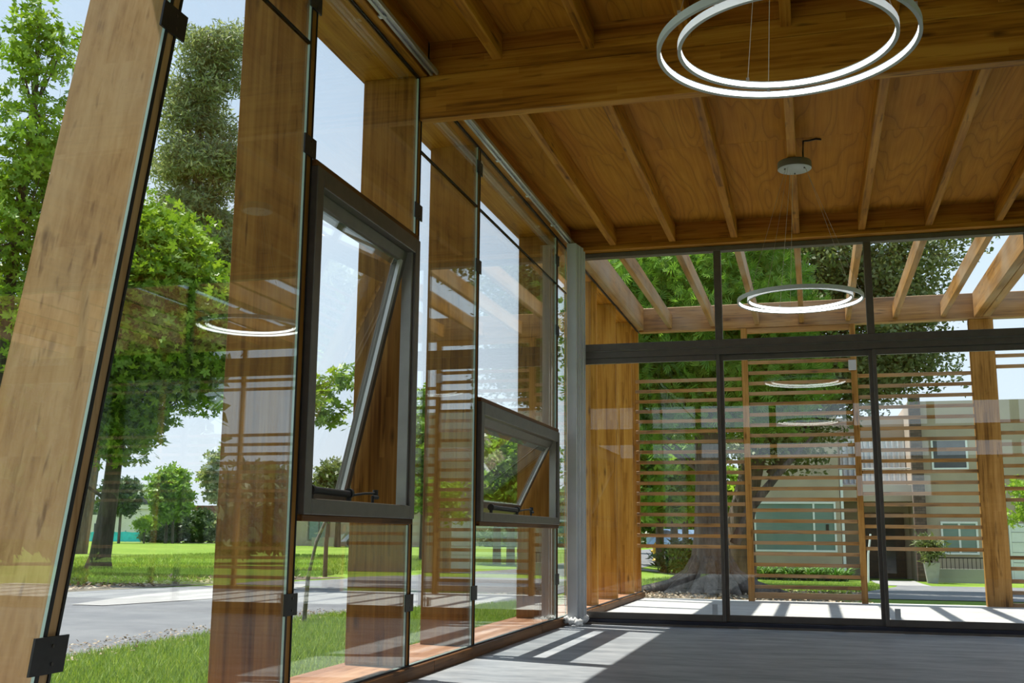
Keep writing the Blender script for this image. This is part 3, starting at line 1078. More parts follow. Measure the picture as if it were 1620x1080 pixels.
for x in (2.072, 6.5):
    B(x, x + 0.30, YP + 0.005, YP + 0.135, gzf(2, 15.2) - 0.02, 3.698, 0.006).build('post', 'pergola_vertical', pg)

SG = 'timber slat screens at the terrace edge'
slat_cache = {}


def slat(parent, x0, x1, z, y=YP + 0.045):
    key = (round(x1 - x0, 4), parent.name)
    if key not in slat_cache:
        o = B(-(x1 - x0) / 2, (x1 - x0) / 2, -0.016, 0.016, -0.0235, 0.0235, 0.003)
        me = o.build('slat', 'pergola_across')
        slat_cache[key] = me.data
    else:
        me = bpy.data.objects.new('slat', slat_cache[key])
        COL.objects.link(me)
    me.parent = parent
    p0 = ORIGIN[parent.name]
    me.location = ((x0 + x1) / 2 - p0.x, y - p0.y, z - p0.z)
    rs = random.Random(int(z * 1000 + x0 * 77))
    me.rotation_euler = (rs.uniform(-.03, .03), rs.uniform(-.003, .003), 0)
    return me


s1 = thing('slat_screen', (-1.6, YP + 0.045, 0.7), 'unframed slat screen beside the terrace fins, open below knee height', 'slat screen', SG)
z = 2.995
while z > 0.65:
    slat(s1, -2.372, -0.885, z)
    z -= 0.1432
s2 = thing('slat_screen', (-0.12, YP + 0.05, 0), 'tall framed slat screen in the middle with its own stiles and rails', 'slat screen', SG)
for x0, x1 in ((-0.883, -0.800), (0.562, 0.640)):
    B(x0, x1, YP + 0.004, YP + 0.085, -0.004, 3.698, 0.004).build('stile', 'pergola_vertical', s2)
B(-0.80, 0.562, YP + 0.01, YP + 0.08, 0.035, 0.112, 0.004).build('rail', 'pergola_across', s2)
B(-0.80, 0.562, YP + 0.01, YP + 0.08, 3.625, 3.697, 0.004).build('rail', 'pergola_across', s2)
z = 3.213
while z > 0.16:
    slat(s2, -0.80, 0.562, z)
    z -= 0.1441
jbx = B(0.530, 0.632, YP - 0.03, YP + 0.003, 3.06, 3.20, 0.006).build('junction_box', 'aluminium', s2)
jbx['label'] = 'small grey junction box on the stile'
s3 = thing('slat_screen', (1.35, YP + 0.045, 0.7), 'slat screen between the framed screen and the heavy post', 'slat screen', SG)
z = 2.985
while z > 0.65:
    slat(s3, 0.642, 2.07, z)
    z -= 0.1428
s4 = thing('slat_screen', (4.2, YP + 0.045, 0.1), 'broken-spaced slat screen right of the heavy post', 'slat screen', SG)
for z in (3.197, 3.058, 2.335, 2.19, 2.045, 1.905, 1.765, 1.62, 1.478, 1.332, 0.605, 0.465, 0.32, 0.176):
    slat(s4, 2.374, 6.49, z)
for x in (3.85, 5.3):
    B(x, x + 0.07, YP + 0.063, YP + 0.12, 0.0, 3.698).build('stile', 'pergola_vertical', s4)
B(2.374, 6.49, YP + 0.02, YP + 0.09, -0.03, 0.045, 0.004).build('rail', 'pergola_across', s4)

# ------------------------------------------------------------------ vegetation
def leaf_template(kind):
    if kind == 'maple':
        V, F = [], []
        for a, L in ((90, 1.0), (35, 0.85), (145, 0.85), (-25, 0.55), (205, 0.55)):
            a = math.radians(a)
            c, s = math.cos(a), math.sin(a)
            b0 = len(V)
            for (u, w) in ((0, 0), (0.5 * L, -0.20), (L, 0), (0.5 * L, 0.20)):
                V.append((u * c - w * s, u * s + w * c, 0.10 * u * u))
            F.append((b0, b0 + 1, b0 + 2, b0 + 3))
        return np.array(V), np.array(F)
    if kind == 'spray':          # a twig of three leaves
        V, F = [], []
        for a, L in ((90, 1.0), (30, 0.8), (150, 0.8)):
            a = math.radians(a)
            c, s = math.cos(a), math.sin(a)
            b0 = len(V)
            for (u, w) in ((0, 0), (0.5 * L, -0.22), (L, 0), (0.5 * L, 0.22)):
                V.append((u * c - w * s, u * s + w * c, 0.16 * u))
            F.append((b0, b0 + 1, b0 + 2, b0 + 3))
        return np.array(V), np.array(F)
    if kind == 'lance':
        return np.array([(0, 0, 0), (0.13, 0.45, 0.03), (0, 1.0, -0.08), (-0.13, 0.45, 0.03)]), np.array([(0, 1, 2, 3)])
    if kind == 'needle':
        V, F = [], []
        for a, L in ((90, 1.0), (50, 0.7), (130, 0.7), (70, 0.9), (110, 0.9)):
            a = math.radians(a)
            c, s = math.cos(a), math.sin(a)
            b0 = len(V)
            for (u, w) in ((0, -0.03), (0.6 * L, -0.05), (L, 0), (0.6 * L, 0.05)):
                V.append((u * c - w * s, u * s + w * c, -0.15 * u * u))
            F.append((b0, b0 + 1, b0 + 2, b0 + 3))
        return np.array(V), np.array(F)
    return np.array([(0, 0, 0), (0.3, 0.5, 0.04), (0, 1.0, 0), (-0.3, 0.5, 0.04)]), np.array([(0, 1, 2, 3)])


def scatter(rng, pts, size, kind, up=0.7, jit=0.35, tone=None):
    n = len(pts)
    T, F = leaf_template(kind)
    nr = rng.normal(size=(n, 3)) * 0.8
    nr[:, 2] += up
    nr /= np.linalg.norm(nr, axis=1, keepdims=True)
    t = rng.normal(size=(n, 3))
    t -= nr * np.sum(nr * t, axis=1, keepdims=True)
    t /= np.linalg.norm(t, axis=1, keepdims=True)
    b = np.cross(nr, t)
    s = size * (1 + rng.uniform(-jit, jit, n))
    V = pts[:, None, :] + s[:, None, None] * (T[None, :, 0:1] * t[:, None, :] + T[None, :, 1:2] * b[:, None, :] + T[None, :, 2:3] * nr[:, None, :])
    k = len(T)
    FF = (F[None] + (np.arange(n) * k)[:, None, None]).reshape(-1, 4)
    if tone is None:
        tone = rng.uniform(0, 1, n)
    tn = np.repeat(np.clip(tone, 0, 1), len(F))
    return V.reshape(-1, 3), FF, tn


def tree(name, label, base, trunk, crowns, leaf, size, per, spread, mat, bark_m, seed, group=None, nbranch=60, branch_r=0.035,
         trunk_n=10, cat='tree', bias=0.45, flat_=0.7, up=0.7, extra_trunks=()):
    """trunk: list of (x, y, z, r) in world; crowns: list of (cx, cy, cz, rx, ry, rz, clusters)"""
    rng = np.random.default_rng(seed)
    t = thing(name, base, label, cat, group)
    tp = [Vector(p[:3]) for p in trunk]
    mb = MB()
    mb.tube(tp, [p[3] for p in trunk], trunk_n)
    for e in extra_trunks:
        mb.tube([p[:3] for p in e], [p[3] for p in e], 8)
    cents, tones = [], []
    for (cx, cy, cz, rx, ry, rz, nc) in crowns:
        d = rng.normal(size=(nc, 3))
        d /= np.linalg.norm(d, axis=1, keepdims=True)
        r = rng.uniform(0, 1, nc) ** bias
        c = np.array([cx, cy, cz]) + d * r[:, None] * np.array([rx, ry, rz])
        cents.append(c)
        tones.append(rng.uniform(-0.18, 0.18, nc))
    cents = np.concatenate(cents)
    tones = np.concatenate(tones)
    idx = rng.permutation(len(cents))[:nbranch]
    for i in idx:
        c = Vector(cents[i])
        # attach to the trunk somewhat below the cluster
        k = min(range(len(tp)), key=lambda q: abs(tp[q].z - (c.z - 0.35 * (c - Vector((tp[q].x, tp[q].y, c.z))).length)))
        k = max(1, k)
        st = tp[k]
        mid = st.lerp(c, 0.55) + Vector((0, 0, 0.10 * (c - st).length)) + Vector(rng.normal(size=3)) * 0.06 * (c - st).length
        r0 = min(branch_r * (0.5 + 0.12 * (c - st).length), trunk[k][3] * 0.7)
        mb.tube([st, st.lerp(mid, 0.5), mid, c], [r0, r0 * 0.8, r0 * 0.5, r0 * 0.18], 5, cap=False)
    mb.build('trunk', bark_m, t)
    n = len(cents) * per
    off = np.clip(rng.normal(size=(n, 3)), -1.7, 1.7) * spread
    off[:, 2] *= flat_
    pts = np.repeat(cents, per, axis=0) + off
    tn = np.clip(0.5 + np.repeat(tones, per) + rng.normal(size=n) * 0.2, 0, 1)
    V, F, T = scatter(rng, pts, size, leaf, up=up, tone=tn)
    f = np_obj('foliage', V, F, mat, t, tone=T)
    f['kind'] = 'stuff'
    return t


# --- park on the left
tree('maple_tree', 'large maple with thick dark trunk standing on the lawn', (-17.74, 24.36, -0.15),
     [(-17.74, 24.36, -0.25, 0.40), (-17.70, 24.36, 0.2, 0.27), (-17.55, 24.36, 1.6, 0.215), (-17.40, 24.3, 3.2, 0.19), (-17.2, 24.2, 5.2, 0.14), (-17.1, 24.1, 7.4, 0.08), (-17.0, 24.0, 9.0, 0.03)],
     [(-17.0, 23.9, 6.2, 3.0, 2.6, 2.5, 400), (-19.6, 23.6, 4.6, 1.8, 2.0, 2.0, 110), (-15.2, 24.6, 5.7, 1.3, 1.4, 1.7, 110), (-17.5, 24.2, 3.6, 1.5, 1.2, 0.8, 70), (-16.8, 23.8, 8.4, 1.7, 1.6, 1.0, 80)],
     'maple', 0.165, 46, 0.34, 'leaf_maple', 'bark_brown', 11, 'trees in the park on the left', nbranch=110, branch_r=0.05)
tree('maple_tree', 'tall slender maple rising past the leaning fin at the upper left', (-16.6, 18.9, -0.15),
     [(-16.6, 18.9, -0.25, 0.25), (-16.6, 18.9, 3.0, 0.18), (-16.5, 18.95, 7.0, 0.12), (-16.35, 19.0, 10.0, 0.07), (-16.3, 18.8, 13.0, 0.02)],
     [(-16.5, 19.0, 6.2, 1.9, 1.9, 2.2, 85), (-16.2, 19.1, 9.2, 1.25, 1.3, 1.5, 42), (-16.2, 18.8, 11.5, 0.6, 0.6, 1.2, 17), (-17.2, 18.7, 8.0, 1.2, 1.2, 1.6, 26)],
     'maple', 0.155, 38, 0.27, 'leaf_maple', 'bark_brown', 12, 'trees in the park on the left', nbranch=90, branch_r=0.04)
tree('eucalyptus_tree', 'tall grey-green eucalyptus far behind the large maple', (-31.2, 41.2, -0.15),
     [(-31.2, 41.2, -0.25, 0.5), (-30.8, 41.4, 5.0, 0.40), (-28.6, 42.4, 11.0, 0.28), (-27.2, 42.8, 15.0, 0.20), (-26.8, 42.0, 20.0, 0.12), (-26.7, 41.4, 24.0, 0.04)],
     [(-27.6, 42.6, 15.2, 2.1, 2.0, 1.3, 22), (-25.7, 42.6, 13.2, 2.0, 1.8, 1.1, 20), (-28.0, 42.4, 17.8, 1.4, 1.6, 1.2, 14), (-25.5, 42.2, 17.6, 1.3, 1.3, 1.6, 16), (-27.3, 41.8, 20.3, 1.5, 1.6, 1.2, 15), (-26.2, 41.6, 21.6, 1.3, 1.4, 1.0, 11), (-26.1, 41.4, 23.0, 1.7, 1.4, 0.8, 16), (-25.2, 42.8, 11.2, 2.0, 1.6, 1.0, 16), (-26.8, 42.2, 17.0, 2.0, 1.8, 4.6, 30)],
     'lance', 0.27, 340, 0.46, 'leaf_eucalypt', 'bark_grey', 13, 'trees in the park on the left', nbranch=110, branch_r=0.06, up=-0.3, flat_=0.6)
tree('lawn_tree', 'rounded twin-stemmed lawn tree in front of the far hedge', (-52.2, 81.0, -0.15),
     [(-52.6, 81.0, -0.2, 0.16), (-52.6, 81.0, 2.0, 0.13), (-52.7, 81.1, 4.5, 0.06)],
     [(-52.6, 81.2, 4.2, 1.9, 1.7, 2.0, 120), (-52.4, 81.2, 2.7, 1.7, 1.5, 1.0, 50)],
     'spray', 0.36, 26, 0.34, 'leaf_street', 'bark_brown', 14, 'small trees on the far lawn', nbranch=24, branch_r=0.03,
     extra_trunks=([(-52.0, 81.1, -0.2, 0.14), (-52.1, 81.1, 2.0, 0.11), (-52.3, 81.2, 4.0, 0.05)],))
tree('lawn_tree', 'thin-stemmed lawn tree just right of the thick maple trunk', (-54.6, 77.4, -0.15),
     [(-54.6, 77.4, -0.2, 0.12), (-54.6, 77.4, 2.2, 0.10), (-54.7, 77.5, 4.2, 0.04)],
     [(-54.9, 77.6, 3.6, 1.5, 1.4, 1.6, 80)],
     'spray', 0.34, 24, 0.34, 'leaf_dark', 'bark_brown', 15, 'small trees on the far lawn', nbranch=20, branch_r=0.03)
tree('lawn_tree', 'low yellow-green umbrella-shaped tree by the teal mesh', (-53.6, 79.4, -0.15),
     [(-53.6, 79.4, -0.2, 0.07), (-53.6, 79.4, 0.9, 0.06), (-53.6, 79.4, 1.6, 0.03)],
     [(-53.6, 79.5, 1.5, 1.2, 1.1, 0.45, 50)],
     'spray', 0.26, 24, 0.22, 'leaf_lime', 'bark_brown', 16, 'small trees on the far lawn', nbranch=16, branch_r=0.02)
tree('poplar_tree', 'airy pale green tree at the right end of the far hedge', (-52.6, 90.5, -0.15),
     [(-52.6, 90.5, -0.2, 0.2), (-52.6, 90.5, 4.0, 0.13), (-52.6, 90.5, 8.0, 0.04)],
     [(-53.0, 90.3, 5.6, 2.0, 1.8, 2.0, 90), (-51.6, 90.0, 7.4, 2.2, 2.0, 1.6, 90), (-51.0, 90.0, 4.4, 2.2, 2.0, 1.8, 80)],
     'spray', 0.40, 26, 0.42, 'leaf_eucalypt', 'bark_grey', 17, 'small trees on the far lawn', nbranch=30, branch_r=0.04)
for k, (x, y, rx, rz, lab, mt) in enumerate(((-52.4, 86.0, 1.9, 1.5, 'dark rounded shrub below the airy pale tree', 'leaf_dark'),
                                             (-50.2, 87.0, 2.0, 1.6, 'olive rounded shrub at the right of the far hedge', 'leaf_eucalypt'),
                                             (-54.8, 84.6, 1.7, 1.3, 'dark shrub behind the twin-stemmed lawn tree', 'leaf_dark'),
                                             (-56.9, 86.0, 1.4, 1.0, 'small dark shrub at the end of the teal mesh', 'leaf_dark'))):
    tree('shrub', lab, (x, y, -0.15), [(x, y, -0.2, 0.10), (x, y, 0.4, 0.07), (x, y, 1.0, 0.03)], [(x, y, rz * 0.75, rx, rx * 0.8, rz, 100)],
         'spray', 0.32, 22, 0.28, mt, 'bark_brown', 30 + k, 'shrubs of the far hedge', nbranch=8, branch_r=0.02, cat='shrub')

# trees seen through the two windows
tree('maple_tree', 'small maple whose leafy branch shows inside the tall open window', (-9.75, 17.95, -0.15),
     [(-9.75, 17.95, -0.25, 0.10), (-9.75, 17.95, 1.6, 0.08), (-9.7, 17.95, 2.7, 0.05), (-9.6, 18.0, 3.9, 0.02)],
     [(-9.55, 17.95, 3.3, 0.75, 0.8, 0.55, 30), (-8.75, 18.15, 3.35, 0.45, 0.4, 0.35, 9), (-8.3, 18.25, 3.72, 0.30, 0.25, 0.10, 4), (-8.6, 18.2, 3.02, 0.28, 0.25, 0.14, 5)],
     'maple', 0.125, 20, 0.17, 'leaf_maple', 'bark_brown', 18, nbranch=34, branch_r=0.02)
tree('street_tree', 'dark round tree beside the parked silver car', (-32.9, 72.2, -0.15),
     [(-32.9, 72.2, -0.25, 0.24), (-32.9, 72.2, 2.0, 0.19), (-32.9, 72.0, 5.0, 0.08)],
     [(-32.6, 71.9, 4.4, 2.1, 1.9, 1.5, 110), (-33.6, 72.0, 3.4, 1.6, 1.4, 1.0, 60), (-31.6, 72.2, 5.2, 1.1, 1.0, 0.9, 40)],
     'spray', 0.34, 26, 0.34, 'leaf_oak', 'bark_brown', 19, nbranch=30, branch_r=0.04)
tree('street_tree', 'bright leafy tree filling the gap left of the third fin', (-14.0, 38.4, -0.15),
     [(-14.0, 38.4, -0.25, 0.20), (-14.0, 38.4, 2.0, 0.15), (-13.9, 38.4, 5.0, 0.05)],
     [(-13.7, 38.3, 3.6, 1.8, 1.6, 2.0, 130), (-13.3, 38.2, 5.4, 1.0, 0.9, 1.0, 40)],
     'spray', 0.24, 30, 0.30, 'leaf_street', 'bark_brown', 20, nbranch=36, branch_r=0.03)
for k, (x, y, lab) in enumerate(((-10.25, 35.2, 'leafy tree seen in the low window, left of two trunks'), (-9.55, 34.4, 'leafy tree seen in the low window, right of two trunks'))):
    tree('street_tree', lab, (x, y, gzf(x, y)),
         [(x, y, gzf(x, y) - 0.1, 0.15), (x, y, 1.2, 0.12), (x + 0.05, y, 3.0, 0.06), (x + 0.05, y, 4.2, 0.02)],
         [(x, y, 3.0, 1.4, 1.3, 1.25, 110), (x + 0.4, y - 0.2, 2.0, 1.2, 1.0, 0.5, 40)],
         'spray', 0.20, 30, 0.26, 'leaf_street' if k else 'leaf_oak', 'bark_brown', 21 + k, 'trees beyond the low window', nbranch=34, branch_r=0.03)

# --- trees beyond the terrace
TX, TY = -1.86, 20.6
g0 = gzf(TX, TY)
cy = tree('cypress_tree', 'huge old cypress with flared trunk just past the terrace', (TX, TY, g0),
          [(TX, TY, g0 - 0.25, 1.0), (TX, TY, g0 + 0.02, 0.72), (TX, TY, g0 + 0.22, 0.50), (TX, TY, g0 + 0.55, 0.39), (TX, TY, g0 + 1.1, 0.31), (TX + 0.02, TY, 1.9, 0.28), (TX, TY, 3.4, 0.27), (TX - 0.05, TY, 5.6, 0.24), (TX, TY, 8.5, 0.20), (TX, TY, 11.5, 0.06)],
          [(TX - 0.2, TY - 0.2, 5.2, 2.2, 2.2, 1.7, 330), (TX - 0.6, TY, 3.6, 1.7, 1.6, 0.9, 130), (TX, TY, 7.8, 2.3, 2.2, 1.8, 170), (TX, TY, 10.3, 1.5, 1.5, 1.6, 70), (TX + 1.1, TY + 0.6, 4.0, 1.1, 1.2, 1.2, 70)],
          'needle', 0.19, 85, 0.27, 'leaf_cypress', 'bark_grey', 23, nbranch=130, branch_r=0.045, trunk_n=18, up=-0.2,
          extra_trunks=([(TX + 0.42, TY + 0.15, 0.7, 0.10), (TX + 0.75, TY + 0.2, 1.4, 0.10), (TX + 1.25, TY + 0.3, 2.0, 0.07), (TX + 1.9, TY + 0.4, 2.7, 0.03)],))
# root buttresses make the trunk base uneven
rt = MB()
rng = np.random.default_rng(77)
for k in range(13):
    a = 2 * math.pi * k / 13 + rng.uniform(-0.2, 0.2)
    L = rng.uniform(1.0, 1.9)
    c, s = math.cos(a), math.sin(a)
    pts = [(TX + c * 0.24, TY + s * 0.24, g0 + 0.75), (TX + c * 0.42, TY + s * 0.42, g0 + 0.34), (TX + c * 0.80, TY + s * 0.80, g0 + 0.12), (TX + c * L, TY + s * L, g0 - 0.04)]
    rt.tube(pts, [0.08, 0.14, 0.13, 0.05], 7, cap=False)
rt.build('roots', 'bark_grey', cy)

ox, oy = 0.3, 25.0
tree('oak_tree', 'broad dark-leaved oak spreading over the framed slat screen', (-1.65, 25.2, gzf(-1.65, 25.2)),
     [(-1.65, 25.2, gzf(-1.65, 25.2) - 0.2, 0.42), (-1.6, 25.2, 1.2, 0.30), (-1.2, 25.1, 2.8, 0.26), (-0.45, 24.9, 4.6, 0.22), (0.1, 24.8, 6.2, 0.16), (0.6, 24.8, 8.2, 0.08), (0.8, 24.8, 9.8, 0.03)],
     [(0.3, 24.8, 6.3, 2.4, 2.2, 1.9, 250), (2.0, 25.0, 6.0, 1.2, 1.3, 1.2, 70), (1.7, 25.2, 4.55, 1.4, 1.3, 0.5, 60), (0.2, 24.9, 4.3, 1.8, 1.6, 0.8, 90), (-0.9, 25.3, 3.1, 1.5, 1.3, 0.8, 60), (0.3, 24.8, 8.6, 2.3, 2.1, 1.5, 110), (3.0, 25.0, 7.4, 1.0, 1.0, 0.9, 20)],
     'oval', 0.115, 105, 0.27, 'leaf_oak', 'bark_brown', 24, nbranch=120, branch_r=0.045,
     extra_trunks=([(-0.7, 25.0, 3.6, 0.14), (-0.2, 24.8, 5.0, 0.12), (0.6, 24.6, 6.2, 0.09), (1.4, 24.5, 7.2, 0.05)], [(-0.9, 25.1, 2.2, 0.13), (0.2, 25.0, 3.5, 0.10), (1.6, 25.1, 4.3, 0.06), (2.6, 25.3, 4.7, 0.02)]))
tree('oak_tree', 'pale sunlit tree above the left end of the pergola', (-5.2, 29.0, gzf(-5.2, 29.0)),
     [(-5.2, 29.0, -0.5, 0.30), (-5.2, 29.0, 3.0, 0.22), (-5.0, 29.0, 7.0, 0.12), (-5.0, 29.0, 10.0, 0.04)],
     [(-4.4, 28.8, 8.4, 2.6, 2.2, 2.4, 160), (-5.4, 28.8, 6.0, 1.9, 1.8, 1.6, 70)],
     'oval', 0.17, 50, 0.36, 'leaf_oak', 'bark_grey', 25, nbranch=60, branch_r=0.05)
STG = 'row of street trees left of the big trunk'
for k, (x, y, lab) in enumerate(((-5.85, 42.9, 'nearest street tree beyond the left slat screen'), (-5.9, 48.0, 'second street tree beyond the left slat screen'),
                                 (-6.15, 54.4, 'third street tree, closest to the big trunk'), (-6.55, 38.4, 'street tree trunk at the edge of the terrace fins'),
                                 (-10.2, 60.0, 'far street tree across the road'), (-8.2, 66.0, 'farthest street tree across the road'))):
    g = gzf(x, y)
    tree('street_tree', lab, (x, y, g), [(x, y, g - 0.1, 0.24), (x, y, g + 0.3, 0.17), (x, y, 1.6, 0.145), (x, y, 3.4, 0.09), (x, y, 5.2, 0.03)],
         [(x, y, 3.6, 1.7, 1.6, 1.5, 110), (x - 0.2, y - 0.4, 2.2, 1.5, 1.3, 0.55, 50)],
         'spray', 0.26, 28, 0.32, 'leaf_street', 'bark_brown', 50 + k, STG, nbranch=26, branch_r=0.03)
tree('shrub', 'lime-green young tree right of the heavy post', (5.25, 28.5, gzf(5.25, 28.5)),
     [(5.25, 28.5, -0.7, 0.06), (5.25, 28.5, 1.2, 0.045), (5.25, 28.5, 2.3, 0.02)],
     [(5.3, 28.5, 1.7, 0.75, 0.7, 0.8, 50)], 'maple', 0.10, 26, 0.17, 'leaf_lime', 'bark_brown', 61, nbranch=24, branch_r=0.015, cat='tree')
x, y = -4.05, 37.6
tree('shrub', 'dark rounded shrub at the left foot of the big trunk', (x, y, gzf(x, y)), [(x, y, gzf(x, y) - 0.1, 0.06), (x, y, 0.1, 0.04), (x, y, 0.5, 0.02)],
     [(x, y, gzf(x, y) + 0.55, 1.15, 0.9, 0.65, 90)], 'lance', 0.26, 36, 0.16, 'leaf_dark', 'bark_brown', 62, nbranch=8, branch_r=0.01, cat='shrub')
# --- grass blades near the facade, on the lawn past the terrace, and dry leaves
def inside_road(x, y, m=0.1):
    n = np.interp(y, RY, RN)
    f = np.interp(y, RY, RF)
    return (x > f - m) & (x < n + m)


rng = np.random.default_rng(3)


def blades(name, label, x0, x1, y0, y1, n, h, w, keep):
    x = rng.uniform(x0, x1, n)
    y = rng.uniform(y0, y1, n)
    k = keep(x, y)
    x, y = x[k], y[k]
    n = len(x)
    z = gz(x, y)
    a = rng.uniform(0, 2 * np.pi, n)
    hh = h * rng.uniform(0.5, 1.35, n)
    lean = rng.normal(size=(n, 2)) * 0.45
    A = np.stack([x - w * np.cos(a), y - w * np.sin(a), z], 1)
    Bv = np.stack([x + w * np.cos(a), y + w * np.sin(a), z], 1)
    Cc = np.stack([x + hh * lean[:, 0], y + hh * lean[:, 1], z + hh], 1)
    V = np.stack([A, Bv, Cc], 1).reshape(-1, 3)
    F = np.arange(3 * n).reshape(-1, 3)
    o = np_obj(name, V, F, 'grass_blade', tone=rng.uniform(0, 1, n))
    tag(o, label, 'grass', None, 'stuff')


blades('grass', 'tufted green grass strip between facade and road', -6.2, -2.82, 3.0, 17.0, 120000, 0.066, 0.006,
       lambda x, y: x > np.interp(y, RY, RN) + 0.04)
blades('grass', 'sunlit lawn past the road under the maple', -26, -10.5, 17.0, 44.0, 70000, 0.10, 0.016,
       lambda x, y: x < np.interp(y, RY, RF) - 1.6)
blades('grass', 'lawn in front of the neighbouring house', -4.2, 1.8, 22.0, 38.0, 45000, 0.08, 0.012,
       lambda x, y: ((x - TX) ** 2 + (y - TY) ** 2 > 6) & ~((y > 37.1) & (y < 38.7)) & (x < np.interp(y, [19.5, 24, 33.5, 36], [0.2, 1.0, 2.2, 2.4])))


def litter(name, label, x0, x1, y0, y1, n, size, keep=None):
    x = rng.uniform(x0, x1, n)
    y = rng.uniform(y0, y1, n)
    if keep is not None:
        k = keep(x, y)
        x, y = x[k], y[k]
    pts = np.stack([x, y, gz(x, y) + 0.02 + rng.uniform(0, 0.02, len(x))], 1)
    V, F, T = scatter(rng, pts, size, 'oval', up=2.5)
    tag(np_obj(name, V, F, 'litter_leaf', tone=T), label, 'dry leaves', None, 'stuff')


litter('leaf_litter', 'dry leaves scattered on the soil beyond the road', -17.5, -10.2, 9.5, 22.5, 7000, 0.09,
       lambda x, y: (x < np.interp(y, [9, 15, 20, 23], [-12.9, -12.2, -11.2, -10.4])) & (x > np.interp(y, [9, 15, 20, 23], [-17.3, -16.0, -14.4, -12.0])))
litter('leaf_litter', 'dry leaves along the near edge of the road', -6.3, -5.4, 3.0, 13.0, 2600, 0.032)
litter('leaf_litter', 'dry leaves around the roots of the big cypress', -4.0, 0.8, 15.4, 22.5, 5000, 0.06)

# ------------------------------------------------------------------ neighbouring house beyond the terrace
hs = thing('house', (2, 43, -0.7), 'beige two-storey house with dark brick chimney beyond the terrace', 'house')
GZ = -0.75
HX = MB()
HX.box(-2.7, 0.95, 42.0, 48, GZ, 5.45)
HX.box(0.95, 3.5, 44.2, 48, GZ, 5.45)
HX.box(3.5, 14.0, 42.0, 48, GZ, 5.78)
HX.box(0.95, 3.5, 42.3, 44.2, 2.15, 2.75)
HX.build('walls', 'house_beige', hs)
B(3.5, 3.90, 41.72, 42.05, GZ, 6.0).build('chimney', 'dark_brick', hs)


def window(parent, x0, x1, z0, z1, y, mull, glass, fr='white_paint', w=0.07):
    f = MB()
    f.box(x0 - w, x0, y - 0.06, y + 0.04, z0 - w, z1 + w)
    f.box(x1, x1 + w, y - 0.06, y + 0.04, z0 - w, z1 + w)
    f.box(x0, x1, y - 0.06, y + 0.04, z0 - w, z0)
    f.box(x0, x1, y - 0.06, y + 0.04, z1, z1 + w)
    for mx in mull:
        f.box(mx - w / 2, mx + w / 2, y - 0.05, y + 0.03, z0, z1)
    o = f.build('window', fr, parent)
    B(x0, x1, y - 0.02, y + 0.0, z0, z1).build('pane', glass, o)
    return o


window(hs, -2.1, 0.72, 0.36, 2.05, 42.0, [0.0], 'window_teal')
window(hs, 4.28, 5.38, 3.34, 4.32, 42.0, [], 'window_dark')
window(hs, 4.45, 5.55, 0.33, 1.35, 42.0, [5.0], 'window_teal')
w = window(hs, 1.15, 3.40, 2.9, 4.55, 44.2, [1.9, 2.65], 'curtain_white')
for k in range(11):
    MB().tube([(1.2 + k * 0.205, 44.14, 2.9), (1.2 + k * 0.205, 44.14, 4.55)], 0.055, 6).build('curtain_fold', 'curtain_white', w)
MB().tube([(0.95, 42.34, 3.35), (3.5, 42.34, 3.35)], 0.03, 6).build('handrail', 'aluminium', hs)
dr = B(1.85, 3.3, 44.1, 44.2, GZ, 1.75).build('front_door', 'door_dark', hs)
B(2.55, 2.95, 44.07, 44.1, -0.5, 1.6).build('side_light', 'window_dark', dr)
MB().tube([(2.45, 44.04, 0.0), (2.45, 44.04, 0.9)], 0.025, 6).build('pull_handle', 'aluminium', dr)
B(0.98, 1.08, 41.98, 42.3, -0.6, 3.3).build('corner_trim', 'white_paint', hs)
B(0.42, 0.52, 41.95, 42.0, 0.95, 1.3).build('wall_lamp', 'gasket', hs)
gd = B(6.7, 9.4, 41.93, 42.0, -0.7, 1.36).build('garage_door', 'white_paint', hs)
for z in (0.0, 0.35, 0.7, 1.05):
    B(6.7, 9.4, 41.92, 41.935, z, z + 0.015).build('panel_groove', 'roof_grey', gd)
B(6.62, 6.69, 41.9, 42.0, -0.7, 1.44).build('garage_jamb', 'white_paint', hs)

pw = thing('planter_wall', (5, 41.3, -0.75), 'low rendered planter wall with dark railing under the house window', 'planter')
B(4.1, 5.95, 41.0, 41.25, GZ, -0.22).build('wall', 'house_grey', pw)
B(4.1, 5.95, 41.06, 41.1, 0.14, 0.18).build('top_rail', 'gasket', pw)
for k in range(14):
    B(4.12 + k * 0.138, 4.14 + k * 0.138, 41.07, 41.09, -0.22, 0.14).build('baluster', 'gasket', pw)
pot = MB()
v0, v1 = 0.16, 0.26
pot.add([(3.85 - v0, 40.4 - v0, -0.72), (3.85 + v0, 40.4 - v0, -0.72), (3.85 + v0, 40.4 + v0, -0.72), (3.85 - v0, 40.4 + v0, -0.72),
         (3.85 - v1, 40.4 - v1, 0.0), (3.85 + v1, 40.4 - v1, 0.0), (3.85 + v1, 40.4 + v1, 0.0), (3.85 - v1, 40.4 + v1, 0.0),
         (3.85 - .2, 40.4 - .2, -0.04), (3.85 + .2, 40.4 - .2, -0.04), (3.85 + .2, 40.4 + .2, -0.04), (3.85 - .2, 40.4 + .2, -0.04)],
        [(0, 3, 2, 1), (0, 1, 5, 4), (1, 2, 6, 5), (2, 3, 7, 6), (3, 0, 4, 7), (4, 5, 9, 8), (5, 6, 10, 9), (6, 7, 11, 10), (7, 4, 8, 11), (8, 9, 10, 11)])
tag(pot.build('plant_pot', 'pot_concrete', None, (3.85, 40.4, -0.72)), 'tall tapered concrete pot beside the house entrance', 'plant pot')
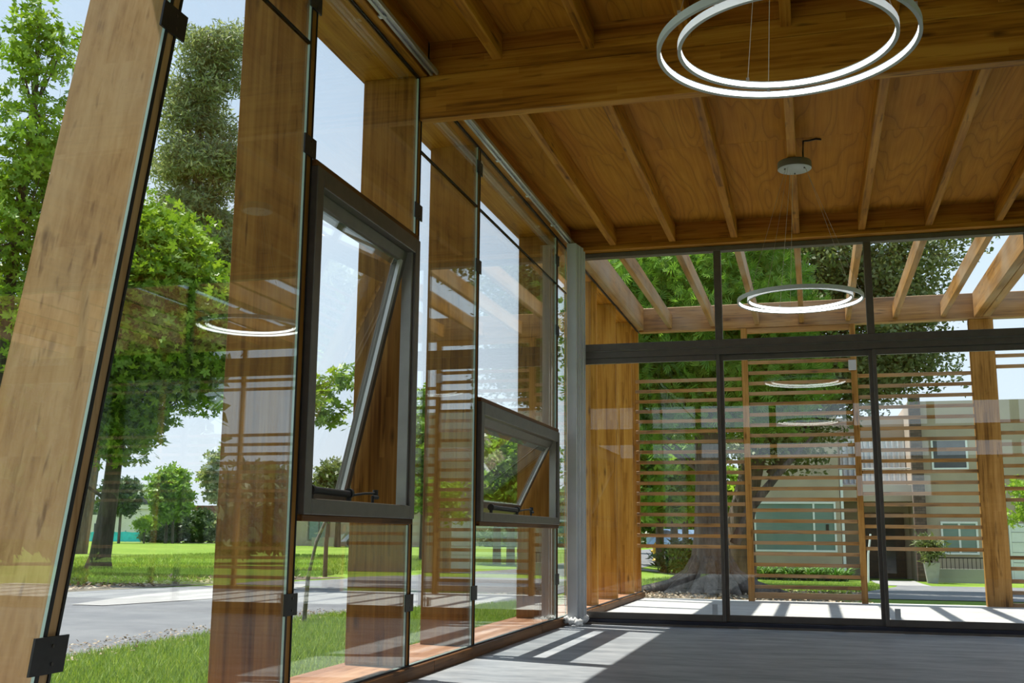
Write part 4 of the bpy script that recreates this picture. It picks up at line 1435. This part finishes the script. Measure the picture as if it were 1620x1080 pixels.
tree('potted_shrub', 'loose variegated shrub growing in the tall concrete pot', (3.85, 40.4, -0.04), [(3.85, 40.4, -0.05, 0.03), (3.85, 40.4, 0.2, 0.025), (3.85, 40.4, 0.55, 0.01)],
     [(3.8, 40.35, 0.42, 0.52, 0.45, 0.5, 40)], 'lance', 0.20, 26, 0.13, 'leaf_oak', 'bark_brown', 63, nbranch=12, branch_r=0.01, cat='shrub')

# strap-leaved clumps in a row in front of the house
def clump(x, y, r, label, seed, n=46):
    q = np.random.default_rng(seed)
    g = gzf(x, y)
    V, F = [], []
    for k in range(n):
        a = q.uniform(0, 2 * math.pi)
        L = r * q.uniform(0.7, 1.25)
        bx, by = x + q.normal() * 0.05, y + q.normal() * 0.05
        c, s = math.cos(a), math.sin(a)
        h = L * q.uniform(0.6, 1.1)
        prev = None
        for t_, wd in ((0, 0.018), (0.4, 0.026), (0.75, 0.02), (1.0, 0.003)):
            rr_ = L * t_
            zz = g + h * (1.7 * t_ - 1.05 * t_ * t_)
            i = len(V)
            V += [(bx + c * rr_ - s * wd, by + s * rr_ + c * wd, zz), (bx + c * rr_ + s * wd, by + s * rr_ - c * wd, zz)]
            if prev is not None:
                F.append((prev, prev + 1, i + 1, i))
            prev = i
    o = np_obj('agapanthus', V, F, 'leaf_strap', None, (x, y, g), tone=np.repeat(q.uniform(0, 1, n), 3))
    tag(o, label, 'plant', 'strap-leaved plants along the house wall')


for k in range(13):
    x = -2.35 + k * 0.272
    lab = 'strap-leaved green plant in the row along the house wall, %s' % (
        ['nearest the brick pillar', 'second from the brick pillar', 'third from the brick pillar', 'fourth from the brick pillar', 'fifth from the brick pillar',
         'sixth from the brick pillar', 'in the middle of the row', 'sixth from the entrance', 'fifth from the entrance', 'fourth from the entrance', 'third from the entrance',
         'second from the entrance', 'nearest the entrance'][k])
    clump(x, 40.6 + 0.2 * math.sin(k * 2.1), 0.62, lab, 200 + k, 60)
clump(-2.6, 35.0, 0.5, 'bright strap-leaved clump between the big trunk and framed screen', 230, 70)
bp = thing('brick_pillar', (-2.35, 37.4, gzf(-2.35, 37.4)), 'short dark brick pillar just right of the big trunk', 'pillar')
B(-2.52, -2.18, 37.25, 37.55, -0.75, 1.02).build('shaft', 'dark_brick', bp)
B(-2.56, -2.14, 37.21, 37.59, 1.02, 1.10).build('cap', 'dark_brick', bp)
g = gzf(1.7, 37.5)
tag(MB().tube([(1.62, 37.5, g), (1.66, 37.5, 0.3), (1.76, 37.5, 0.95)], [0.035, 0.032, 0.03], 8).build('garden_stake', 'white_paint', None, (1.62, 37.5, g)),
    'slim pale leaning stake on the lawn by the entrance', 'stake')

# hydrant
hx, hy = -6.75, 48.0
g = gzf(hx, hy)
hd = thing('fire_hydrant', (hx, hy, g), 'small yellow fire hydrant at the roadside', 'hydrant')
MB().lathe(hx, hy, [(0.0, g), (0.15, g), (0.15, g + 0.05), (0.10, g + 0.06), (0.10, g + 0.52), (0.13, g + 0.54), (0.13, g + 0.58), (0.10, g + 0.66), (0.04, g + 0.72), (0.0, g + 0.73)], 14).build('barrel', 'hydrant_yellow', hd)
for s in (-1, 1):
    MB().tube([(hx + s * 0.08, hy, g + 0.42), (hx + s * 0.18, hy, g + 0.42)], 0.055, 10).build('nozzle', 'hydrant_yellow', hd)
MB().tube([(hx, hy, g + 0.72), (hx, hy, g + 0.79)], 0.03, 6).build('top_nut', 'hydrant_yellow', hd)


def car(x, y, rz, paint, label):
    g = gzf(x, y)
    t = thing('car', (x, y, g), label, 'car', None)
    prof = [(-2.1, 0.35), (2.1, 0.35), (2.15, 0.75), (1.3, 0.88), (0.75, 1.38), (-1.0, 1.42), (-1.75, 0.95), (-2.12, 0.85)]
    b = MB().prism([(p, g + q) for p, q in prof], 'y', -0.85, 0.85)
    b.v = [(px, py * (0.78 if pz > g + 1.2 else 1.0), pz) for px, py, pz in b.v]
    gl = MB().prism([(1.12, g + 0.93), (0.68, g + 1.32), (-0.95, g + 1.35), (-1.5, g + 0.97)], 'y', -0.80, 0.80)
    gl.v = [(px, py * (0.86 if pz > g + 1.2 else 1.035), pz) for px, py, pz in gl.v]
    parts = [(b, 'body', paint), (gl, 'side_glass', 'car_glass')]
    for wx in (-1.3, 1.3):
        for wy in (-0.86, 0.66):
            parts.append((MB().tube([(wx, wy, g + 0.32), (wx, wy + 0.2, g + 0.32)], 0.32, 16), 'wheel', 'tyre'))
    for mb, nm, mt in parts:
        c, s = math.cos(rz), math.sin(rz)
        mb.v = [(x + px * c - py * s, y + px * s + py * c, pz) for px, py, pz in mb.v]
        mb.build(nm, mt, t)


car(-31.3, 74.6, math.radians(6), 'car_silver', 'silver car parked at the garage seen under the tall window')
car(-8.4, 72.0, math.radians(-12), 'car_blue', 'blue-grey car parked far down the street')

# ------------------------------------------------------------------ far houses on the left
h1 = thing('house', (-69.9, 98.8, -0.15), 'pale stepped two-storey house behind the teal mesh', 'house')
c = MB()
c.box(-76.5, -70.5, 98.5, 104, -0.2, 2.5)
c.box(-70.5, -64.0, 98.2, 104, -0.2, 3.1)
c.add([(-69.2, 98.0, 3.1), (-64.2, 98.0, 3.1), (-64.2, 98.0, 5.6), (-67.2, 98.0, 5.6), (-69.2, 103, 3.1), (-64.2, 103, 3.1), (-64.2, 103, 5.6), (-67.2, 103, 5.6)],
      [(0, 1, 2, 3), (4, 7, 6, 5), (0, 3, 7, 4), (1, 5, 6, 2), (3, 2, 6, 7)])
c.build('walls', 'house_white', h1)
for x0, x1, z0, z1, mt in ((-67.2, -65.3, 3.55, 4.35, 'window_dark'), (-70.4, -68.6, 2.9, 3.35, 'window_dark'), (-66.6, -65.9, 0.2, 1.7, 'roof_tile'), (-75.0, -73.8, 0.0, 1.7, 'roof_tile'), (-72.5, -71.0, 0.6, 1.6, 'window_dark')):
    B(x0, x1, 97.9 if x0 > -70.5 else 98.4, 98.6, z0, z1).build('window', mt, h1)
B(-71.2, -68.6, 97.4, 98.3, 3.12, 3.28).build('canopy', 'white_paint', h1)
h2 = thing('house', (-64.0, 108.2, -0.15), 'low house with brown tiled roof behind the far hedge', 'house')
B(-67, -58, 108, 114, -0.2, 2.4).build('walls', 'house_white', h2)
MB().prism([(-67.6, 2.4), (-57.4, 2.4), (-58.6, 3.7), (-66.4, 3.7)], 'y', 107.4, 114.6).build('roof', 'roof_tile', h2)
tf = thing('mesh_fence', (-62.8, 88.0, -0.1), 'turquoise construction mesh stretched across the far lawn', 'fence')
pts = [(-66.6, 86.9), (-65.4, 87.5), (-64.2, 87.8), (-63.0, 88.2), (-61.8, 88.5), (-60.4, 88.9)]
for (xa, ya), (xb, yb) in zip(pts[:-1], pts[1:]):
    m = MB()
    m.add([(xa, ya, -0.12), (xb, yb, -0.12), (xb, yb, 0.80), ((xa + xb) / 2, (ya + yb) / 2 - 0.1, 0.72), (xa, ya, 0.80),
           (xa, ya + .03, -0.12), (xb, yb + .03, -0.12), (xb, yb + .03, 0.80), ((xa + xb) / 2, (ya + yb) / 2 - 0.07, 0.72), (xa, ya + .03, 0.80)],
          [(0, 1, 2, 3, 4), (9, 8, 7, 6, 5), (4, 3, 8, 9), (3, 2, 7, 8), (0, 4, 9, 5), (1, 6, 7, 2)])
    m.build('mesh_panel', 'teal_mesh', tf)
for xa, ya in pts:
    MB().tube([(xa, ya + 0.06, -0.2), (xa, ya + 0.06, 0.9)], 0.035, 6).build('stake', 'stake_dark', tf)
h3 = thing('house', (-35.3, 76.5, -0.15), 'grey garage house with curtained window under the tall window sill', 'house')
B(-38.5, -29.0, 76.0, 82, -0.2, 2.9).build('walls', 'house_beige', h3)
window(h3, -37.0, -35.4, 0.35, 1.75, 76.0, [-36.2], 'window_teal', 'bronze', 0.1)
MB().prism([(-39, 2.9), (-28.5, 2.9), (-30, 4.2), (-37.5, 4.2)], 'y', 75.4, 82.6).build('roof', 'roof_grey', h3)
B(-36.0, -34.2, 74.4, 74.7, -0.2, 0.5).build('front_hedge_wall', 'house_grey', h3)
h4 = thing('house', (-30.4, 89, -0.15), 'grey-roofed house seen in the narrow gap between fins', 'house')
B(-33, -27, 88, 94, -0.2, 1.6).build('walls', 'house_beige', h4)
MB().prism([(-33.6, 1.6), (-26.4, 1.6), (-28.5, 3.4), (-31.5, 3.4)], 'y', 87.4, 94.6).build('roof', 'roof_grey', h4)
window(h4, -31.2, -30.2, 0.4, 1.2, 88.0, [], 'window_dark', 'bronze', 0.08)

# stakes and saplings on the near lawn
tag(MB().tube([(-5.45, 11.15, -0.16), (-5.42, 11.15, 0.35), (-5.36, 11.2, 0.75), (-5.16, 11.35, 1.35)], [0.026, 0.024, 0.02, 0.014], 8).build('bare_sapling', 'stake', None, (-5.45, 11.15, -0.15)),
    'thin bent bare sapling on the grass under the tall window', 'sapling')
tree('sapling', 'staked young tree with a few leaves across the road', (-10.9, 23.3, -0.15), [(-10.9, 23.3, -0.2, 0.055), (-10.9, 23.3, 0.6, 0.05), (-10.85, 23.3, 1.25, 0.035)],
     [(-10.85, 23.3, 1.25, 0.16, 0.15, 0.12, 5)], 'maple', 0.08, 10, 0.06, 'leaf_lime', 'bark_brown', 64, nbranch=3, branch_r=0.01, cat='sapling')

# hedges closing the far view
def hedge(name, label, x0, x1, y0, y1, h, mt, seed, n=2600, size=0.5, clear=0.0):
    q = np.random.default_rng(seed)
    t = q.uniform(0, 1, n)
    x = x0 + (x1 - x0) * t + q.normal(size=n) * 0.8
    y = y0 + (y1 - y0) * t + q.normal(size=n) * 0.8
    top = h * (0.72 + 0.28 * np.sin(t * 31 + seed) * np.sin(t * 13.0) + 0.10 * np.sin(t * 97))
    z = -0.15 + clear + q.uniform(0, 1, n) ** 0.8 * np.maximum(top - clear, 0.3)
    V, F, T = scatter(q, np.stack([x, y, z], 1), size, 'spray', up=0.4)
    o = np_obj(name, V, F, mt, None, ((x0 + x1) / 2, (y0 + y1) / 2, -0.15), tone=T)
    tag(o, label, 'hedge', None, 'stuff')


hedge('hedge', 'distant hedge line across the far park', -150, -66, 130, 124, 5.4, 'leaf_dark', 81, 9000, 0.9)
hedge('hedge', 'distant hedge line behind the grey garage house', -60, -8, 124, 118, 6.2, 'leaf_dark', 82, 12000, 0.8)
hedge('hedge', 'low dark hedge on the lawn seen under the low window', -25, -14, 84, 86, 1.5, 'leaf_dark', 83, 5000, 0.4)
hedge('hedge', 'tree line closing the street beyond the terrace', -16, 4, 92, 92, 7.5, 'leaf_street', 84, 9000, 0.7)
hedge('hedge', 'garden hedge mirrored behind the slats in the facade glass', 9, 25, 58, 47.5, 4.6, 'leaf_oak', 86, 9000, 0.55)
hedge('hedge', 'unseen dark tree line on the right, added to darken the facade reflection', 25, 54, 47, 24, 15.0, 'leaf_dark', 85, 26000, 0.9)  # out of view, added so the glass at the leaning fin mirrors dark foliage
